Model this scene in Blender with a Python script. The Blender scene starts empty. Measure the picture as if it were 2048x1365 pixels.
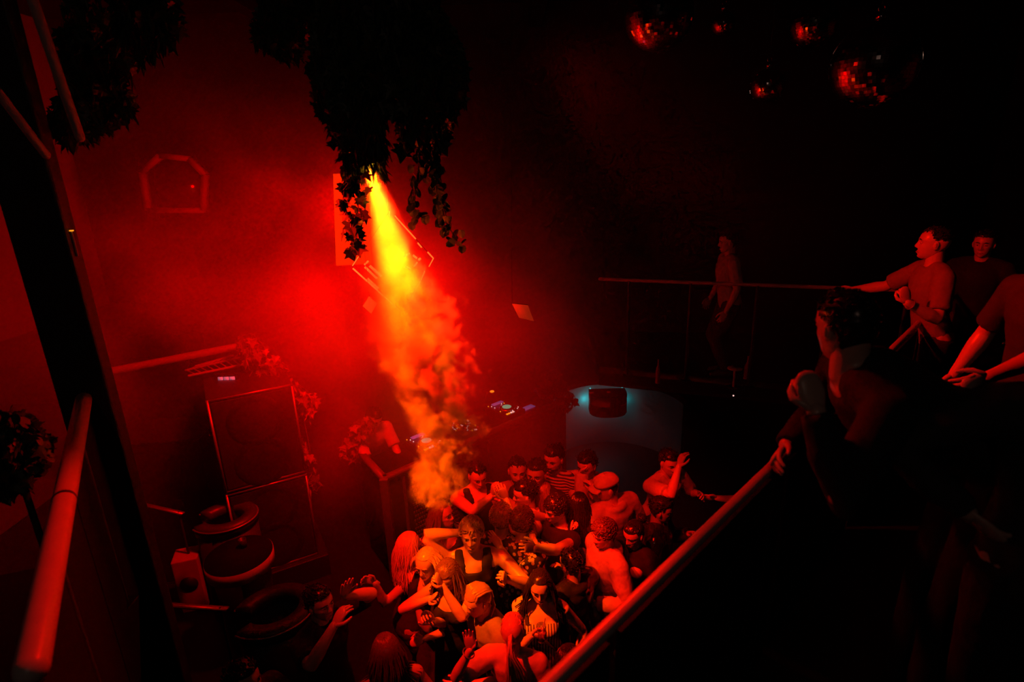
import bpy, bmesh, math, random
import numpy as np
from mathutils import Vector, Matrix

random.seed(7); RNG = np.random.default_rng(11)
SC = bpy.context.scene; COL = SC.collection
rad = math.radians

# ------------------------------------------------------------------ camera
CZ, PITCH, ROLL, FPX, W, H = 4.3, rad(17.3), rad(-2.0), 1138.0, 2048, 1365
CAM = np.array([0, 0, CZ])
FWD = np.array([0, math.cos(PITCH), -math.sin(PITCH)])
_r = np.array([1., 0, 0]); _u = np.cross(_r, FWD)
RGT = _r*math.cos(ROLL) + _u*math.sin(ROLL); UPV = -_r*math.sin(ROLL) + _u*math.cos(ROLL)
cd = bpy.data.cameras.new('camera'); cam = bpy.data.objects.new('camera', cd); COL.objects.link(cam)
cd.sensor_width = 36.0; cd.lens = FPX/W*36.0; cd.clip_start = .05; cd.clip_end = 100
cam.matrix_world = Matrix(((RGT[0], UPV[0], -FWD[0], 0), (RGT[1], UPV[1], -FWD[1], 0), (RGT[2], UPV[2], -FWD[2], CZ), (0, 0, 0, 1)))
cd.dof.use_dof = True; cd.dof.focus_distance = 4.6; cd.dof.aperture_fstop = 1.7
SC.camera = cam

def ray(x, y): return FWD + RGT*((x-W/2)/FPX) + UPV*((H/2-y)/FPX)
def at(x, y, Y):                     # world point seen at a pixel, at world distance Y into the room
    d = ray(x, y); return CAM + d*(Y/d[1])
def onz(x, y, z):                    # world point seen at a pixel, at world height z
    d = ray(x, y); return CAM + d*((z-CZ)/d[2])
def V(*a): return np.array(a, float)
def unit(v): v = np.asarray(v, float); n = np.linalg.norm(v); return v/n if n > 1e-9 else V(0, 0, 1)

# ------------------------------------------------------------------ world, exposure, lights
wd = bpy.data.worlds.new('world'); SC.world = wd; wd.use_nodes = True
wd.node_tree.nodes['Background'].inputs[0].default_value = (.010, .006, .004, 1)
wd.node_tree.nodes['Background'].inputs[1].default_value = .12
SC.view_settings.view_transform = 'Standard'; SC.view_settings.look = 'None'
SC.view_settings.exposure = 0.0; SC.view_settings.gamma = 1.0; SC.view_settings.use_curve_mapping = False
cy = SC.cycles
cy.max_bounces = 4; cy.diffuse_bounces = 2; cy.glossy_bounces = 2; cy.transmission_bounces = 3; cy.volume_bounces = 1
cy.transparent_max_bounces = 6; cy.volume_step_rate = 2.5; cy.volume_max_steps = 96
cy.sample_clamp_indirect = 4.0; cy.sample_clamp_direct = 0.0; cy.caustics_reflective = False; cy.caustics_refractive = False
cy.use_denoising = True; cy.use_adaptive_sampling = True; cy.adaptive_threshold = .03; cy.adaptive_min_samples = 12

_al = bpy.data.lights.new('added_fill_light', 'POINT'); _al.energy = 7; _al.color = (1, .55, .42); _al.shadow_soft_size = .08  # unseen lamp added behind the camera as faint fill
_ao = bpy.data.objects.new('added_fill_light', _al); COL.objects.link(_ao); _ao.location = (-.4, -1.6, 5.6)
def spot(name, loc, target, energy, color, angle, blend=.6, size=.05):
    ld = bpy.data.lights.new(name, 'SPOT'); ld.energy = energy; ld.color = color
    ld.spot_size = rad(angle); ld.spot_blend = blend; ld.shadow_soft_size = size
    o = bpy.data.objects.new(name, ld); COL.objects.link(o); o.location = loc
    o.rotation_euler = (Vector(target)-Vector(loc)).to_track_quat('-Z', 'Y').to_euler()
    return o
LAMP = at(738, 338, 3.25)            # the beam fixture hangs inside the ivy
AIM = V(-.12, 3.62, 1.4)
spot('beam_red', LAMP, AIM, 3000, (1, .012, .001), 36, .7, .03)
spot('beam_amber', LAMP, AIM+V(-.17, 0, 0), 1900, (1, .20, .0), 24, .9, .03)
spot('added_crowd_wash', V(-1.6, 2.45, 4.95), V(.12, 3.75, 1.4), 1500, (1, .004, .0), 48, 1., .04)  # added crowd light in open air, no fixture
spot('added_back_wash', V(-.25, 2.5, 5.0), V(.62, 4.55, 1.5), 620, (1, .004, .0), 34, 1., .04)  # added to brighten the back row; no fixture built for it
spot('added_crowd_amber', V(-1.6, 2.5, 4.95), V(-.2, 3.45, 1.5), 1500, (1, .14, .0), 19, 1., .04)  # unseen lamp added for orange highlights on the middle dancers
WASH = V(-1.15, 4.25, 4.15)          # red wash heads behind the ivy
spot('wash_haze', WASH, V(-2.9, 6.2, 2.95), 520, (1, .0, .0), 140, .9, .12)
spot('wash_dj', WASH+V(.06, .2, -.04), V(-.9, 6.0, 2.0), 650, (1, .0, .0), 84, .9, .12)
spot('added_ivy_wash', WASH+V(-.1, .1, -.05), V(-2.3, 5.5, 1.7), 330, (1, .0, .0), 56, .9, .12)  # extra spot added to brighten the vine by the loudspeakers
spot('added_balcony_wash', V(.05, 3.25, 4.9), V(2.4, 3.2, 3.75), 340, (1, .004, .0), 72, .9, .1)  # added, unseen lamp lifting the balcony guests
spot('added_rail_end_wash', V(.05, 3.25, 4.9), V(.22, 1.3, 3.08), 330, (1, .004, .0), 22, .9, .1)  # unseen lamp added for the near end of the railing
spot('added_rail_wash', V(.05, 3.25, 4.9), V(.6, 1.6, 3.1), 130, (1, .004, .0), 48, .9, .1)  # another added lamp, for the railing and the bent elbow
spot('added_left_rail_wash', V(-.7, 3.0, 4.6), V(-1.6, 1.5, 3.1), 150, (1, .003, .0), 60, .8, .1)  # added without a fixture to brighten the left railing tube

# ------------------------------------------------------------------ mesh helpers
class MB:
    def __init__(s): s.v = []; s.f = []; s.m = []; s.n = 0
    def add(s, verts, faces, mat=0):
        o = s.n; s.v.append(np.asarray(verts, float).reshape(-1, 3)); s.n += len(s.v[-1])
        for f in faces: s.f.append(tuple(i+o for i in f)); s.m.append(mat)
        return s
    def mesh(s, name='m', smooth=True, recalc=True):
        me = bpy.data.meshes.new(name)
        me.from_pydata((np.concatenate(s.v) if s.v else np.zeros((0, 3))).tolist(), [], s.f)
        me.polygons.foreach_set('material_index', s.m)
        if recalc:
            bm = bmesh.new(); bm.from_mesh(me); bmesh.ops.recalc_face_normals(bm, faces=bm.faces[:]); bm.to_mesh(me); bm.free()
        me.polygons.foreach_set('use_smooth', [smooth]*len(me.polygons)); me.update()
        return me
    def rings(s, R, mat=0, cap=True, closed=True):
        R = [np.asarray(r, float) for r in R]; n = len(R[0]); f = []
        for i in range(len(R)-1):
            for j in range(n if closed else n-1):
                k = (j+1) % n; f.append((i*n+j, i*n+k, (i+1)*n+k, (i+1)*n+j))
        if cap and closed:
            f.append(tuple(range(n))[::-1]); f.append(tuple(range((len(R)-1)*n, len(R)*n)))
        return s.add(np.concatenate(R), f, mat)
    def tube(s, pts, rads, seg=10, mat=0, round_ends=True, flat=1.0, side=None):
        pts = [np.asarray(p, float) for p in pts]
        if np.isscalar(rads): rads = [rads]*len(pts)
        rads = list(rads); T = []
        for i in range(len(pts)):
            T.append(unit(pts[min(i+1, len(pts)-1)]-pts[max(i-1, 0)]))
        a = side if side is not None else (V(0, 0, 1) if abs(T[0][2]) < .9 else V(1, 0, 0))
        a = unit(a-T[0]*np.dot(a, T[0])); R = []
        ang = np.linspace(0, 2*math.pi, seg, endpoint=False)
        for i, p in enumerate(pts):
            a = unit(a-T[i]*np.dot(a, T[i])); b = np.cross(T[i], a)
            c = lambda q, r: q+np.outer(np.cos(ang), a)*r+np.outer(np.sin(ang), b)*r*flat
            if i == 0 and round_ends:
                for e in (.05, .5, .87): R.append(c(p-T[0]*rads[0]*math.sqrt(max(0, 1-e*e)), rads[0]*e))
            R.append(c(p, rads[i]))
            if i == len(pts)-1 and round_ends:
                for e in (.87, .5, .05): R.append(c(p+T[i]*rads[i]*math.sqrt(max(0, 1-e*e)), rads[i]*e))
        return s.rings(R, mat)
    def ell(s, c, r, axes=None, nu=14, nv=9, mat=0):
        ax = np.eye(3) if axes is None else np.array(axes); R = []
        for i in range(nv):
            t = math.pi*(i+.08)/(nv-.84); z = math.cos(t); q = math.sin(t)
            a = np.linspace(0, 2*math.pi, nu, endpoint=False)
            L = np.stack([np.cos(a)*q*r[0], np.sin(a)*q*r[1], np.full(nu, z*r[2])], 1)
            R.append(np.asarray(c)+L@ax)
        return s.rings(R, mat)
    def box(s, c, size, axes=None, mat=0):
        ax = np.eye(3) if axes is None else np.array(axes)
        L = np.array([[x, y, z] for x in (-.5, .5) for y in (-.5, .5) for z in (-.5, .5)])*np.asarray(size)
        return s.add(np.asarray(c)+L@ax, [(0, 1, 3, 2), (4, 6, 7, 5), (0, 4, 5, 1), (2, 3, 7, 6), (0, 2, 6, 4), (1, 5, 7, 3)], mat)
    def beam(s, p, q, w, h=None, up=(0, 0, 1), mat=0):
        p, q = np.asarray(p, float), np.asarray(q, float); d = unit(q-p); u = np.asarray(up, float)
        u = unit(u-d*np.dot(u, d)) if abs(np.dot(unit(u), d)) < .99 else unit(np.cross(d, V(1, 0, .1)))
        return s.box((p+q)/2, (np.linalg.norm(q-p), w, h or w), (d, np.cross(u, d), u), mat)

def link(name, me, mats, parent=None, origin=None, kind=None, bevel=None):
    if isinstance(me, MB): me = me.mesh(name, smooth=bevel is None)
    if not isinstance(mats, (list, tuple)): mats = [mats]
    for m in mats: me.materials.append(m)
    o = bpy.data.objects.new(name, me); COL.objects.link(o)
    if origin is None and parent is not None: origin = np.array(parent['_o'])
    if origin is not None:
        me.transform(Matrix.Translation(-Vector(origin)))
        if parent is None: o.location = origin
    if parent is not None: o.parent = parent; o.location = Vector(origin)-Vector(parent['_o']); o['_o'] = [float(x) for x in origin]
    else: o['_o'] = [float(x) for x in (origin if origin is not None else (0, 0, 0))]
    if kind: o['kind'] = kind
    if bevel:
        b = o.modifiers.new('bevel', 'BEVEL'); b.width = bevel; b.segments = 2; b.limit_method = 'ANGLE'
    return o
def tag(o, label, cat, group=None, kind=None):
    o['label'] = label; o['category'] = cat
    if group: o['group'] = group
    if kind: o['kind'] = kind
    return o
def thing(name, label, cat, loc, group=None, kind=None):
    o = bpy.data.objects.new(name, None); COL.objects.link(o); o.location = Vector(loc); o.empty_display_size = .1
    o['_o'] = [float(x) for x in loc]
    return tag(o, label, cat, group, kind)
def struct(name, mb, mat, **k): return link(name, mb, mat, kind='structure', **k)

# ------------------------------------------------------------------ materials
def mat(name, color, rough=.6, metal=0., vary=.25, scale=8., bump=0., spec=.5, emit=None, emit_s=0., coat=0.):
    m = bpy.data.materials.new(name); m.use_nodes = True; nt = m.node_tree; b = nt.nodes['Principled BSDF']
    b.inputs['Roughness'].default_value = rough; b.inputs['Metallic'].default_value = metal
    b.inputs['Specular IOR Level'].default_value = spec; b.inputs['Coat Weight'].default_value = coat
    tc = nt.nodes.new('ShaderNodeTexCoord'); nz = nt.nodes.new('ShaderNodeTexNoise'); nz.inputs['Scale'].default_value = scale
    nz.inputs['Detail'].default_value = 3; nt.links.new(tc.outputs['Object'], nz.inputs['Vector'])
    mx = nt.nodes.new('ShaderNodeMix'); mx.data_type = 'RGBA'
    mx.inputs[6].default_value = tuple(c*(1-vary) for c in color)+(1,); mx.inputs[7].default_value = tuple(min(1, c*(1+vary)) for c in color)+(1,)
    nt.links.new(nz.outputs['Fac'], mx.inputs[0]); nt.links.new(mx.outputs[2], b.inputs['Base Color'])
    if bump:
        bp = nt.nodes.new('ShaderNodeBump'); bp.inputs['Strength'].default_value = bump; bp.inputs['Distance'].default_value = .01
        nt.links.new(nz.outputs['Fac'], bp.inputs['Height']); nt.links.new(bp.outputs['Normal'], b.inputs['Normal'])
    if emit: b.inputs['Emission Color'].default_value = emit+(1,); b.inputs['Emission Strength'].default_value = emit_s
    return m
def stripe_mat(name, ca, cb, scale, axis=2, rough=.8):
    m = mat(name, ca, rough); nt = m.node_tree; b = nt.nodes['Principled BSDF']
    tc = nt.nodes.new('ShaderNodeTexCoord'); wv = nt.nodes.new('ShaderNodeTexWave'); wv.bands_direction = 'XYZ'[axis]
    wv.inputs['Scale'].default_value = scale; wv.inputs['Distortion'].default_value = .6; wv.inputs['Detail Scale'].default_value = 1
    nt.links.new(tc.outputs['Object'], wv.inputs['Vector'])
    rp = nt.nodes.new('ShaderNodeValToRGB'); rp.color_ramp.elements[0].position = .45; rp.color_ramp.elements[1].position = .58
    rp.color_ramp.elements[0].color = ca+(1,); rp.color_ramp.elements[1].color = cb+(1,)
    nt.links.new(wv.outputs['Fac'], rp.inputs[0]); nt.links.new(rp.outputs[0], b.inputs['Base Color'])
    return m
def pattern_mat(name, ca, cb, scale):
    m = mat(name, ca, .7); nt = m.node_tree; b = nt.nodes['Principled BSDF']
    tc = nt.nodes.new('ShaderNodeTexCoord'); wv = nt.nodes.new('ShaderNodeTexVoronoi'); wv.inputs['Scale'].default_value = scale
    nt.links.new(tc.outputs['Object'], wv.inputs['Vector'])
    rp = nt.nodes.new('ShaderNodeValToRGB'); rp.color_ramp.interpolation = 'CONSTANT'
    rp.color_ramp.elements[0].color = cb+(1,); rp.color_ramp.elements[1].color = ca+(1,); rp.color_ramp.elements[1].position = .42
    nt.links.new(wv.outputs['Distance'], rp.inputs[0]); nt.links.new(rp.outputs[0], b.inputs['Base Color'])
    return m
M = dict(
    wall=mat('black_painted_plaster', (.022, .02, .019), .75, bump=.04, scale=3), floor=mat('dark_concrete', (.010, .009, .008), .5, bump=.2, scale=4),
    ceiling=mat('black_ceiling', (.015, .015, .015), .9), pillar=mat('dark_steel', (.045, .04, .04), .55, bump=.1, scale=12),
    plaster=mat('grey_plaster', (.30, .29, .28), .8, bump=.3, scale=2.5),
    rail=mat('painted_steel_rail', (.50, .46, .44), .35, vary=.12, scale=14, bump=.05), black=mat('black_metal', (.02, .02, .02), .45),
    panel=mat('black_panel', (.014, .013, .013), .9, spec=.1), speaker=mat('speaker_black', (.035, .032, .032), .6, bump=.3, scale=60),
    grille=mat('grille_metal', (.16, .15, .15), .4, metal=.6), trimm=mat('worn_aluminium', (.35, .33, .32), .35, metal=.7),
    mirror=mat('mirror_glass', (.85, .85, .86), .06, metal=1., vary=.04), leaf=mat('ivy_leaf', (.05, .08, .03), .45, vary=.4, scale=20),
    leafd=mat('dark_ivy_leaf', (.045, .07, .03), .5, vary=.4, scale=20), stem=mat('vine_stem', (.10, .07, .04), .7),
    leather=mat('dark_leather', (.05, .035, .03), .4, bump=.2, scale=25), white=mat('white_laminate', (.6, .58, .56), .4, vary=.05),
    gear=mat('gear_black', (.03, .03, .033), .35), chrome=mat('chrome', (.7, .7, .7), .15, metal=1, vary=.03),
    teal=mat('glow_tinted_plaster', (.07, .24, .25), .8, bump=.25, scale=4), redbox=mat('cabinet_red', (.30, .05, .04), .5),  # teal plaster: the alcove's teal glow is put into its base colour
    led_teal=mat('teal_led', (.1, .5, .5), .4, emit=(.05, .75, .75), emit_s=1.1), led_or=mat('orange_led', (.8, .3, .1), .4, emit=(1., .16, .02), emit_s=1.4),
    panel_or=mat('orange_lamp_panel', (.8, .3, .1), .5, emit=(1., .10, .0), emit_s=.22), panel_red=mat('orange_diamond_lamp', (.8, .3, .1), .5, emit=(1., .09, .01), emit_s=.55),
    panel_dim=mat('red_diamond_lamp', (.8, .3, .1), .5, emit=(1., .05, .01), emit_s=.2),
    led_white=mat('gear_white_light', (.5, .5, .5), .4, emit=(1, .55, .5), emit_s=1.2), led_green=mat('gear_green_light', (.1, .5, .3), .4, emit=(.05, .6, .35), emit_s=.6),
    led_blue=mat('gear_violet_screen', (.3, .3, .6), .4, emit=(.22, .18, .6), emit_s=.25), led_amber=mat('gear_amber_light', (.6, .3, .1), .4, emit=(1, .28, .01), emit_s=1.5),
    lens=mat('beam_lens', (.9, .5, .2), .2, emit=(1, .4, .02), emit_s=20.), frame=mat('pale_window_frame', (.22, .2, .19), .6), pane=mat('dark_window_glass', (.03, .03, .03), .1),
    cap_cloth=mat('pale_cap_cloth', (.5,.46,.42), .8, bump=.2, scale=40),
    eyewhite=mat('eye_white', (.6,.57,.55), .2),
    leaf_lit=mat('lit_ivy_leaf', (.26, .30, .12), .32, vary=.4, scale=20), drink=mat('pale_drink', (.6, .3, .2), .2),  # lighter ivy leaf copy: light on the vine put into its colour
    control=mat('pale_keys', (.7, .55, .75), .4, emit=(.5,.25,.4), emit_s=.35), stool=mat('pale_stool', (.40,.37,.36), .5), boothedge=mat('booth_edge', (.14,.12,.12), .45, bump=.1, scale=30),
    skin=mat('skin', (.60, .42, .33), .34, vary=.08, scale=30, spec=.6), skin_d=mat('deep_skin', (.34, .22, .16), .40, vary=.08, scale=30), eye=mat('eye', (.02, .015, .01), .12), lip=mat('lip', (.36, .16, .14), .4),
    hair_k=mat('black_hair', (.02, .015, .012), .25, vary=.4, scale=60), hair_b=mat('brown_hair', (.13, .07, .035), .27, vary=.4, scale=60),
    hair_y=mat('blond_hair', (.55, .42, .24), .28, vary=.25, scale=60), hair_l=mat('light_brown_hair', (.30, .20, .11), .27, vary=.35, scale=60),
    c_black=mat('black_cotton', (.012, .011, .011), .85, bump=.2, scale=40), c_dark=mat('dark_cotton', (.03, .028, .028), .8, bump=.2, scale=40), c_olive=mat('olive_cotton', (.10, .085, .06), .85, bump=.2, scale=30),
    c_pale=mat('pale_cotton', (.52, .49, .46), .85, bump=.2, scale=30), c_mid=mat('grey_cotton', (.24, .22, .21), .85, bump=.2, scale=30),
    c_denim=mat('pale_denim', (.45, .43, .45), .85, vary=.35, bump=.4, scale=28), c_jean=mat('dark_denim', (.05, .05, .07), .85, bump=.3, scale=30),
    c_shine=mat('black_patent', (.02, .02, .02), .18, spec=.8), stripe=stripe_mat('striped_jersey', (.03, .03, .04), (.5, .46, .44), 14.), stripe_v=stripe_mat('striped_strap_cloth', (.10, .05, .05), (.6, .55, .5), 16., 0),
    floral=pattern_mat('patterned_shirt_cloth', (.03, .02, .02), (.55, .45, .35), 28.), shoe=mat('shoe', (.06, .055, .05), .5),
)
gm = bpy.data.materials.new('drinking_glass'); gm.use_nodes = True
gb = gm.node_tree.nodes['Principled BSDF']; gb.inputs['Transmission Weight'].default_value = 1; gb.inputs['Alpha'].default_value = .45; gb.inputs['Roughness'].default_value = .03; gb.inputs['IOR'].default_value = 1.3
M['glass'] = gm
# ------------------------------------------------------------------ the room
FL, RZ = 1.97, 3.08                          # balcony floor and top of its rails
def slab(name, m, x0, x1, y0, y1, z0, z1): return struct(name, MB().box(((x0+x1)/2, (y0+y1)/2, (z0+z1)/2), (x1-x0, y1-y0, z1-z0)), m, bevel=.004)
slab('floor', M['floor'], -6.6, 7.6, -3, 9.3, -.12, 0)
slab('wall_back', M['wall'], -6.6, 7.6, 9.2, 9.4, 0, 6.5)
slab('wall_left', M['plaster'], -6.8, -6.6, -3, 9.4, 0, 6.5)
slab('wall_right', M['wall'], 7.6, 7.8, -3, 9.4, 0, 6.5)
slab('wall_front', M['wall'], -6.6, 7.6, -3.2, -3, 0, 6.5)
slab('ceiling', M['ceiling'], -6.8, 7.8, -3.2, 9.4, 6.5, 6.65)
for k, x in enumerate((-3.2, .4, 4.0)): slab('trim_%d' % (k+1), M['black'], x, x+.18, -3, 9.2, 6.18, 6.5)   # ceiling beams

NR0, NR1 = onz(1090, 1365, RZ)[:2], onz(1550, 920, RZ)[:2]
_d = unit(NR1-NR0)
NRA, COR = NR0-_d*1.02, NR0+_d*4.55
FR0, FR1 = onz(1830, 578, RZ)[:2], onz(1200, 555, RZ)[:2]
_e = unit(FR1-FR0)
# corner where the two rails meet
_t = np.linalg.solve(np.array([_d, -_e]).T, FR0-NR0); COR = NR0+_d*_t[0]
LR1, LR0 = onz(164, 786, RZ)[:2], onz(85, 1165, RZ)[:2]
_l = unit(LR1-LR0)
def prism(poly, z0, z1, mb=None):
    mb = mb or MB(); n = len(poly)
    a = [(p[0], p[1], z0) for p in poly]+[(p[0], p[1], z1) for p in poly]
    f = [tuple(range(n))[::-1], tuple(range(n, 2*n))]+[(i, (i+1) % n, n+(i+1) % n, n+i) for i in range(n)]
    return mb.add(a, f)
LRA = LR0-_l*.35
struct('floor_balcony', prism([(LR1[0], LR1[1]), (LRA[0], LRA[1]), tuple(NRA), tuple(COR), tuple(FR1), (FR1[0]+.1, FR1[1]+1.7), (7.6, 6.6), (7.6, -3), (-6.6, -3), (-6.6, 1.9)][::1], FL-.16, FL), M['floor'], bevel=.004)
def rail_thing(name, label, p, q, r, posts, panel, mats=M['rail'], joints=(), seg=20):
    p, q = np.array([*p, RZ-r]), np.array([*q, RZ-r])
    t = thing(name, label, 'railing', ((p[0]+q[0])/2, (p[1]+q[1])/2, FL))
    hr = link('handrail', MB().tube([p, q], r, seg), mats, t)
    for j in joints:
        c = p+(q-p)*j; dd = unit(q-p); link('joint_sleeve', MB().tube([c-dd*.006, c+dd*.006], r*1.035, seg), M['black'], hr)
    for k in range(posts):
        c = p+(q-p)*((k+.5)/posts); link('post', MB().tube([(c[0], c[1], FL), (c[0], c[1], RZ-r*1.2)], .018, 10), M['black'], t)
        link('base_plate', MB().box((c[0], c[1], FL+.006), (.1, .1, .012)), M['black'], t, bevel=.003)
    if panel:
        z0, z1 = FL-.32, RZ-r*2-.03
        for k in range(panel):
            a, b = p+(q-p)*(k/panel+.004), p+(q-p)*((k+1)/panel-.004)
            link('panel', MB().box(((a[0]+b[0])/2, (a[1]+b[1])/2, (z0+z1)/2), (np.linalg.norm(b-a), .02, z1-z0), (unit(b-a), np.cross(V(0, 0, 1), unit(b-a)), V(0, 0, 1))), M['panel'], t, bevel=.003)
    return t
rail_thing('balcony_railing', 'long red-lit balcony railing with black panels, running up to the leaning man', NRA, COR, .021, 4, 5)
rail_thing('balcony_railing', 'thin far railing crossing in front of the pale standing guest', COR, FR1, .019, 5, 0)
rail_thing('balcony_railing', 'short thick bright red blurred railing tube beside the dark pillar', LRA, LR1, .042, 2, 2, joints=(.43,))
# slab edge under the far railing
struct('trim_4', prism([tuple(COR), tuple(FR1), (FR1[0]+.03, FR1[1]+.06), (COR[0]+.03, COR[1]+.06)], FL-.12, FL+.05), M['black'])

# pillar and slanted braces
pc = at(131, 600, 3.2)
pm = MB(); pm.box((pc[0]-.07, 3.26, 3.25), (.32, .09, 6.5)); struct('pillar', pm, M['pillar'], bevel=.012)
for a, b, w in (((62, -10), (160, 275), .022), ((-30, 150), (92, 310), .02)):
    p, q = at(*a, 2.75), at(*b, 2.95)
    tag(link('steel_brace', MB().tube([p, q], w, 8), M['rail']), ('thin slanted steel brace crossing above the dark pillar, upper one' if w > .021 else 'lower slanted steel brace reaching the dark pillar from the frame edge'), 'brace')
_p = at(160, 461, 3.25); p = V(pc[0]+.096, 3.25, _p[2]); q = p-V(0, 0, .14)
t = thing('cable_clip', 'tiny clip with a painted amber glint on the edge of the dark pillar', 'clip', p)
link('painted_glint', MB().box(p, (.022, .012, .006)), M['led_amber'], t); link('cable', MB().tube([p, (p+q)/2+V(.001, 0, 0), q], .006, 6), M['rail'], t)  # reflected glint on the clip, made as a glowing box
_cb = at(330, 706, 6.35)[2]
slab('floor_gallery', M['black'], -6.6, -2.95, 6.0, 9.2, _cb-.45, _cb)
# house-shaped window on the left wall of haze
def win(name, px, Y, m1, m2):
    t = struct(name, MB().box(at(344, 375, Y+.06), (.74, .02, .72)), m2)
    P = [at(x, y, Y) for x, y in px]
    for i in range(len(P)): link('window_frame', MB().beam(P[i], P[(i+1) % len(P)], .06, .09, up=(0, 1, 0)), m1, t)
    return t
win('window_1', [(286, 345), (322, 312), (380, 318), (411, 350), (408, 421), (298, 421)], 7.2, M['frame'], M['pane'])

# alcove under the far balcony: concave wall with a glowing cabinet
AC = at(1210, 800, 8.2); R0 = .95
aw = MB(); ring = []
for a in np.linspace(rad(-62), rad(86), 33):
    ring.append((AC[0]+math.sin(a)*R0, AC[1]-R0+math.cos(a)*R0))
outer = [(x+(x-AC[0])*.1, y+.12) for x, y in ring]
prism_ring = ring+outer[::-1]
struct('wall_alcove', aw.rings([[(*ring[i], 0), (*ring[i], AC[2]+.26), (*outer[i], AC[2]+.26), (*outer[i], 0)] for i in range(len(ring))]).mesh('wall_alcove'), M['teal']).data.set_sharp_from_angle(angle=.8)
cb = thing('bar_cabinet', 'curved-front black cabinet with red-lit shelves and teal glow behind it', 'cabinet', (AC[0], AC[1]-.3, AC[2]-.2))
hw, z0, z1 = .265, AC[2]-.10, AC[2]+.24
fr = [(AC[0]+hw*math.sin(a)*1.0, AC[1]-.30-.16*math.cos(a)) for a in np.linspace(-math.pi/2, math.pi/2, 13)]
bk = [(AC[0]+hw, AC[1]-.12), (AC[0]-hw, AC[1]-.12)]
link('bottom_panel', prism(fr+bk, z0, z0+.02), M['panel'], cb); link('top_panel', prism(fr+bk, z1-.02, z1), M['panel'], cb)
link('shelf', prism(fr+bk, (z0+z1)/2, (z0+z1)/2+.015), M['redbox'], cb)
link('back_panel', MB().box((AC[0], AC[1]-.13, (z0+z1)/2), (hw*2, .02, z1-z0)), M['redbox'], cb)
for s in (-1, 1): link('side_panel', MB().box((AC[0]+s*hw, AC[1]-.21, (z0+z1)/2), (.02, .18, z1-z0)), M['panel'], cb)
link('divider', MB().box((AC[0]+.05, AC[1]-.28, (z0+z1)/2), (.02, .3, z1-z0-.03)), M['panel'], cb)
ds = MB()
for i in range(6, len(fr)-1): ds.beam((*fr[i], (z0+z1)/2), (*fr[i+1], (z0+z1)/2), z1-z0-.04, .012, up=(0, 0, 1))
dm = MB()
for i in range(6, len(fr)-1):
    a, b = fr[i], fr[i+1]; dm.add([(*a, z0+.02), (*b, z0+.02), (*b, z1-.02), (*a, z1-.02)], [(0, 1, 2, 3)])
dl = link('cabinet_door', dm, M['panel'], cb); sd = dl.modifiers.new('s', 'SOLIDIFY'); sd.thickness = .015
for s in (-1, 1): link('led_strip', MB().box((AC[0]+s*(hw-.02), AC[1]-.09, (z0+z1)/2), (.02, .02, z1-z0)), M['led_teal'], cb)
link('led_strip', MB().box((AC[0], AC[1]-.09, z0+.02), (hw*1.9, .02, .02)), M['led_teal'], cb)
for px, py, w in ((1183, 771, .07), (1218, 770, .05)):
    c = at(px, py+1, AC[1]-.28); tag(link('menu_card', MB().box((c[0], c[1], z1+.006), (w, .05, .01)), M['white']), 'small pale card lying on the glowing cabinet, '+('wider one' if w > .06 else 'narrower one'), 'card')
for sx, en in ((-.35, 1.0), (-.12, .9), (.12, .8), (.31, .35)):
    spotl = bpy.data.lights.new('alcove_led', 'POINT'); spotl.energy = en; spotl.color = (.01, .62, .68); spotl.shadow_soft_size = .05
    o = bpy.data.objects.new('alcove_led', spotl); COL.objects.link(o); o.location = (AC[0]+sx*.9, AC[1]-.06-abs(sx)*.16, z0-.02+abs(sx)*.5)

# ------------------------------------------------------------------ smoke: density grids made from noise fields
class NG:
    def __init__(s, nt): s.t = nt
    def _in(s, n, i, v):
        if isinstance(v, bpy.types.NodeSocket): s.t.links.new(v, n.inputs[i])
        elif v is not None: n.inputs[i].default_value = v
    def m(s, op, a, b=None, c=None, clamp=False):
        n = s.t.nodes.new('ShaderNodeMath'); n.operation = op; n.use_clamp = clamp
        for i, v in enumerate((a, b, c)): s._in(n, i, v)
        return n.outputs[0]
    def ramp(s, v, a, b, c=0., d=1.):
        n = s.t.nodes.new('ShaderNodeMapRange'); n.interpolation_type = 'SMOOTHSTEP'
        for i, x in enumerate((v, a, b, c, d)): s._in(n, i, x)
        return n.outputs[0]
    def noise(s, vec, scale, detail=3, rough=.55, dist=0., dim='3D'):
        n = s.t.nodes.new('ShaderNodeTexNoise'); s._in(n, 'Vector', vec); n.inputs['Scale'].default_value = scale
        n.inputs['Detail'].default_value = detail; n.inputs['Roughness'].default_value = rough; n.inputs['Distortion'].default_value = dist
        return n.outputs[0]
    def curve(s, v, pts):                     # pts in 0..1 x 0..1
        n = s.t.nodes.new('ShaderNodeFloatCurve'); s._in(n, 'Value', v); c = n.mapping.curves[0]
        c.points[0].location = pts[0]; c.points[-1].location = pts[-1]
        for p in pts[1:-1]: c.points.new(*p)
        for p in c.points: p.handle_type = 'AUTO'
        n.mapping.update(); return n.outputs[0]
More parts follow.
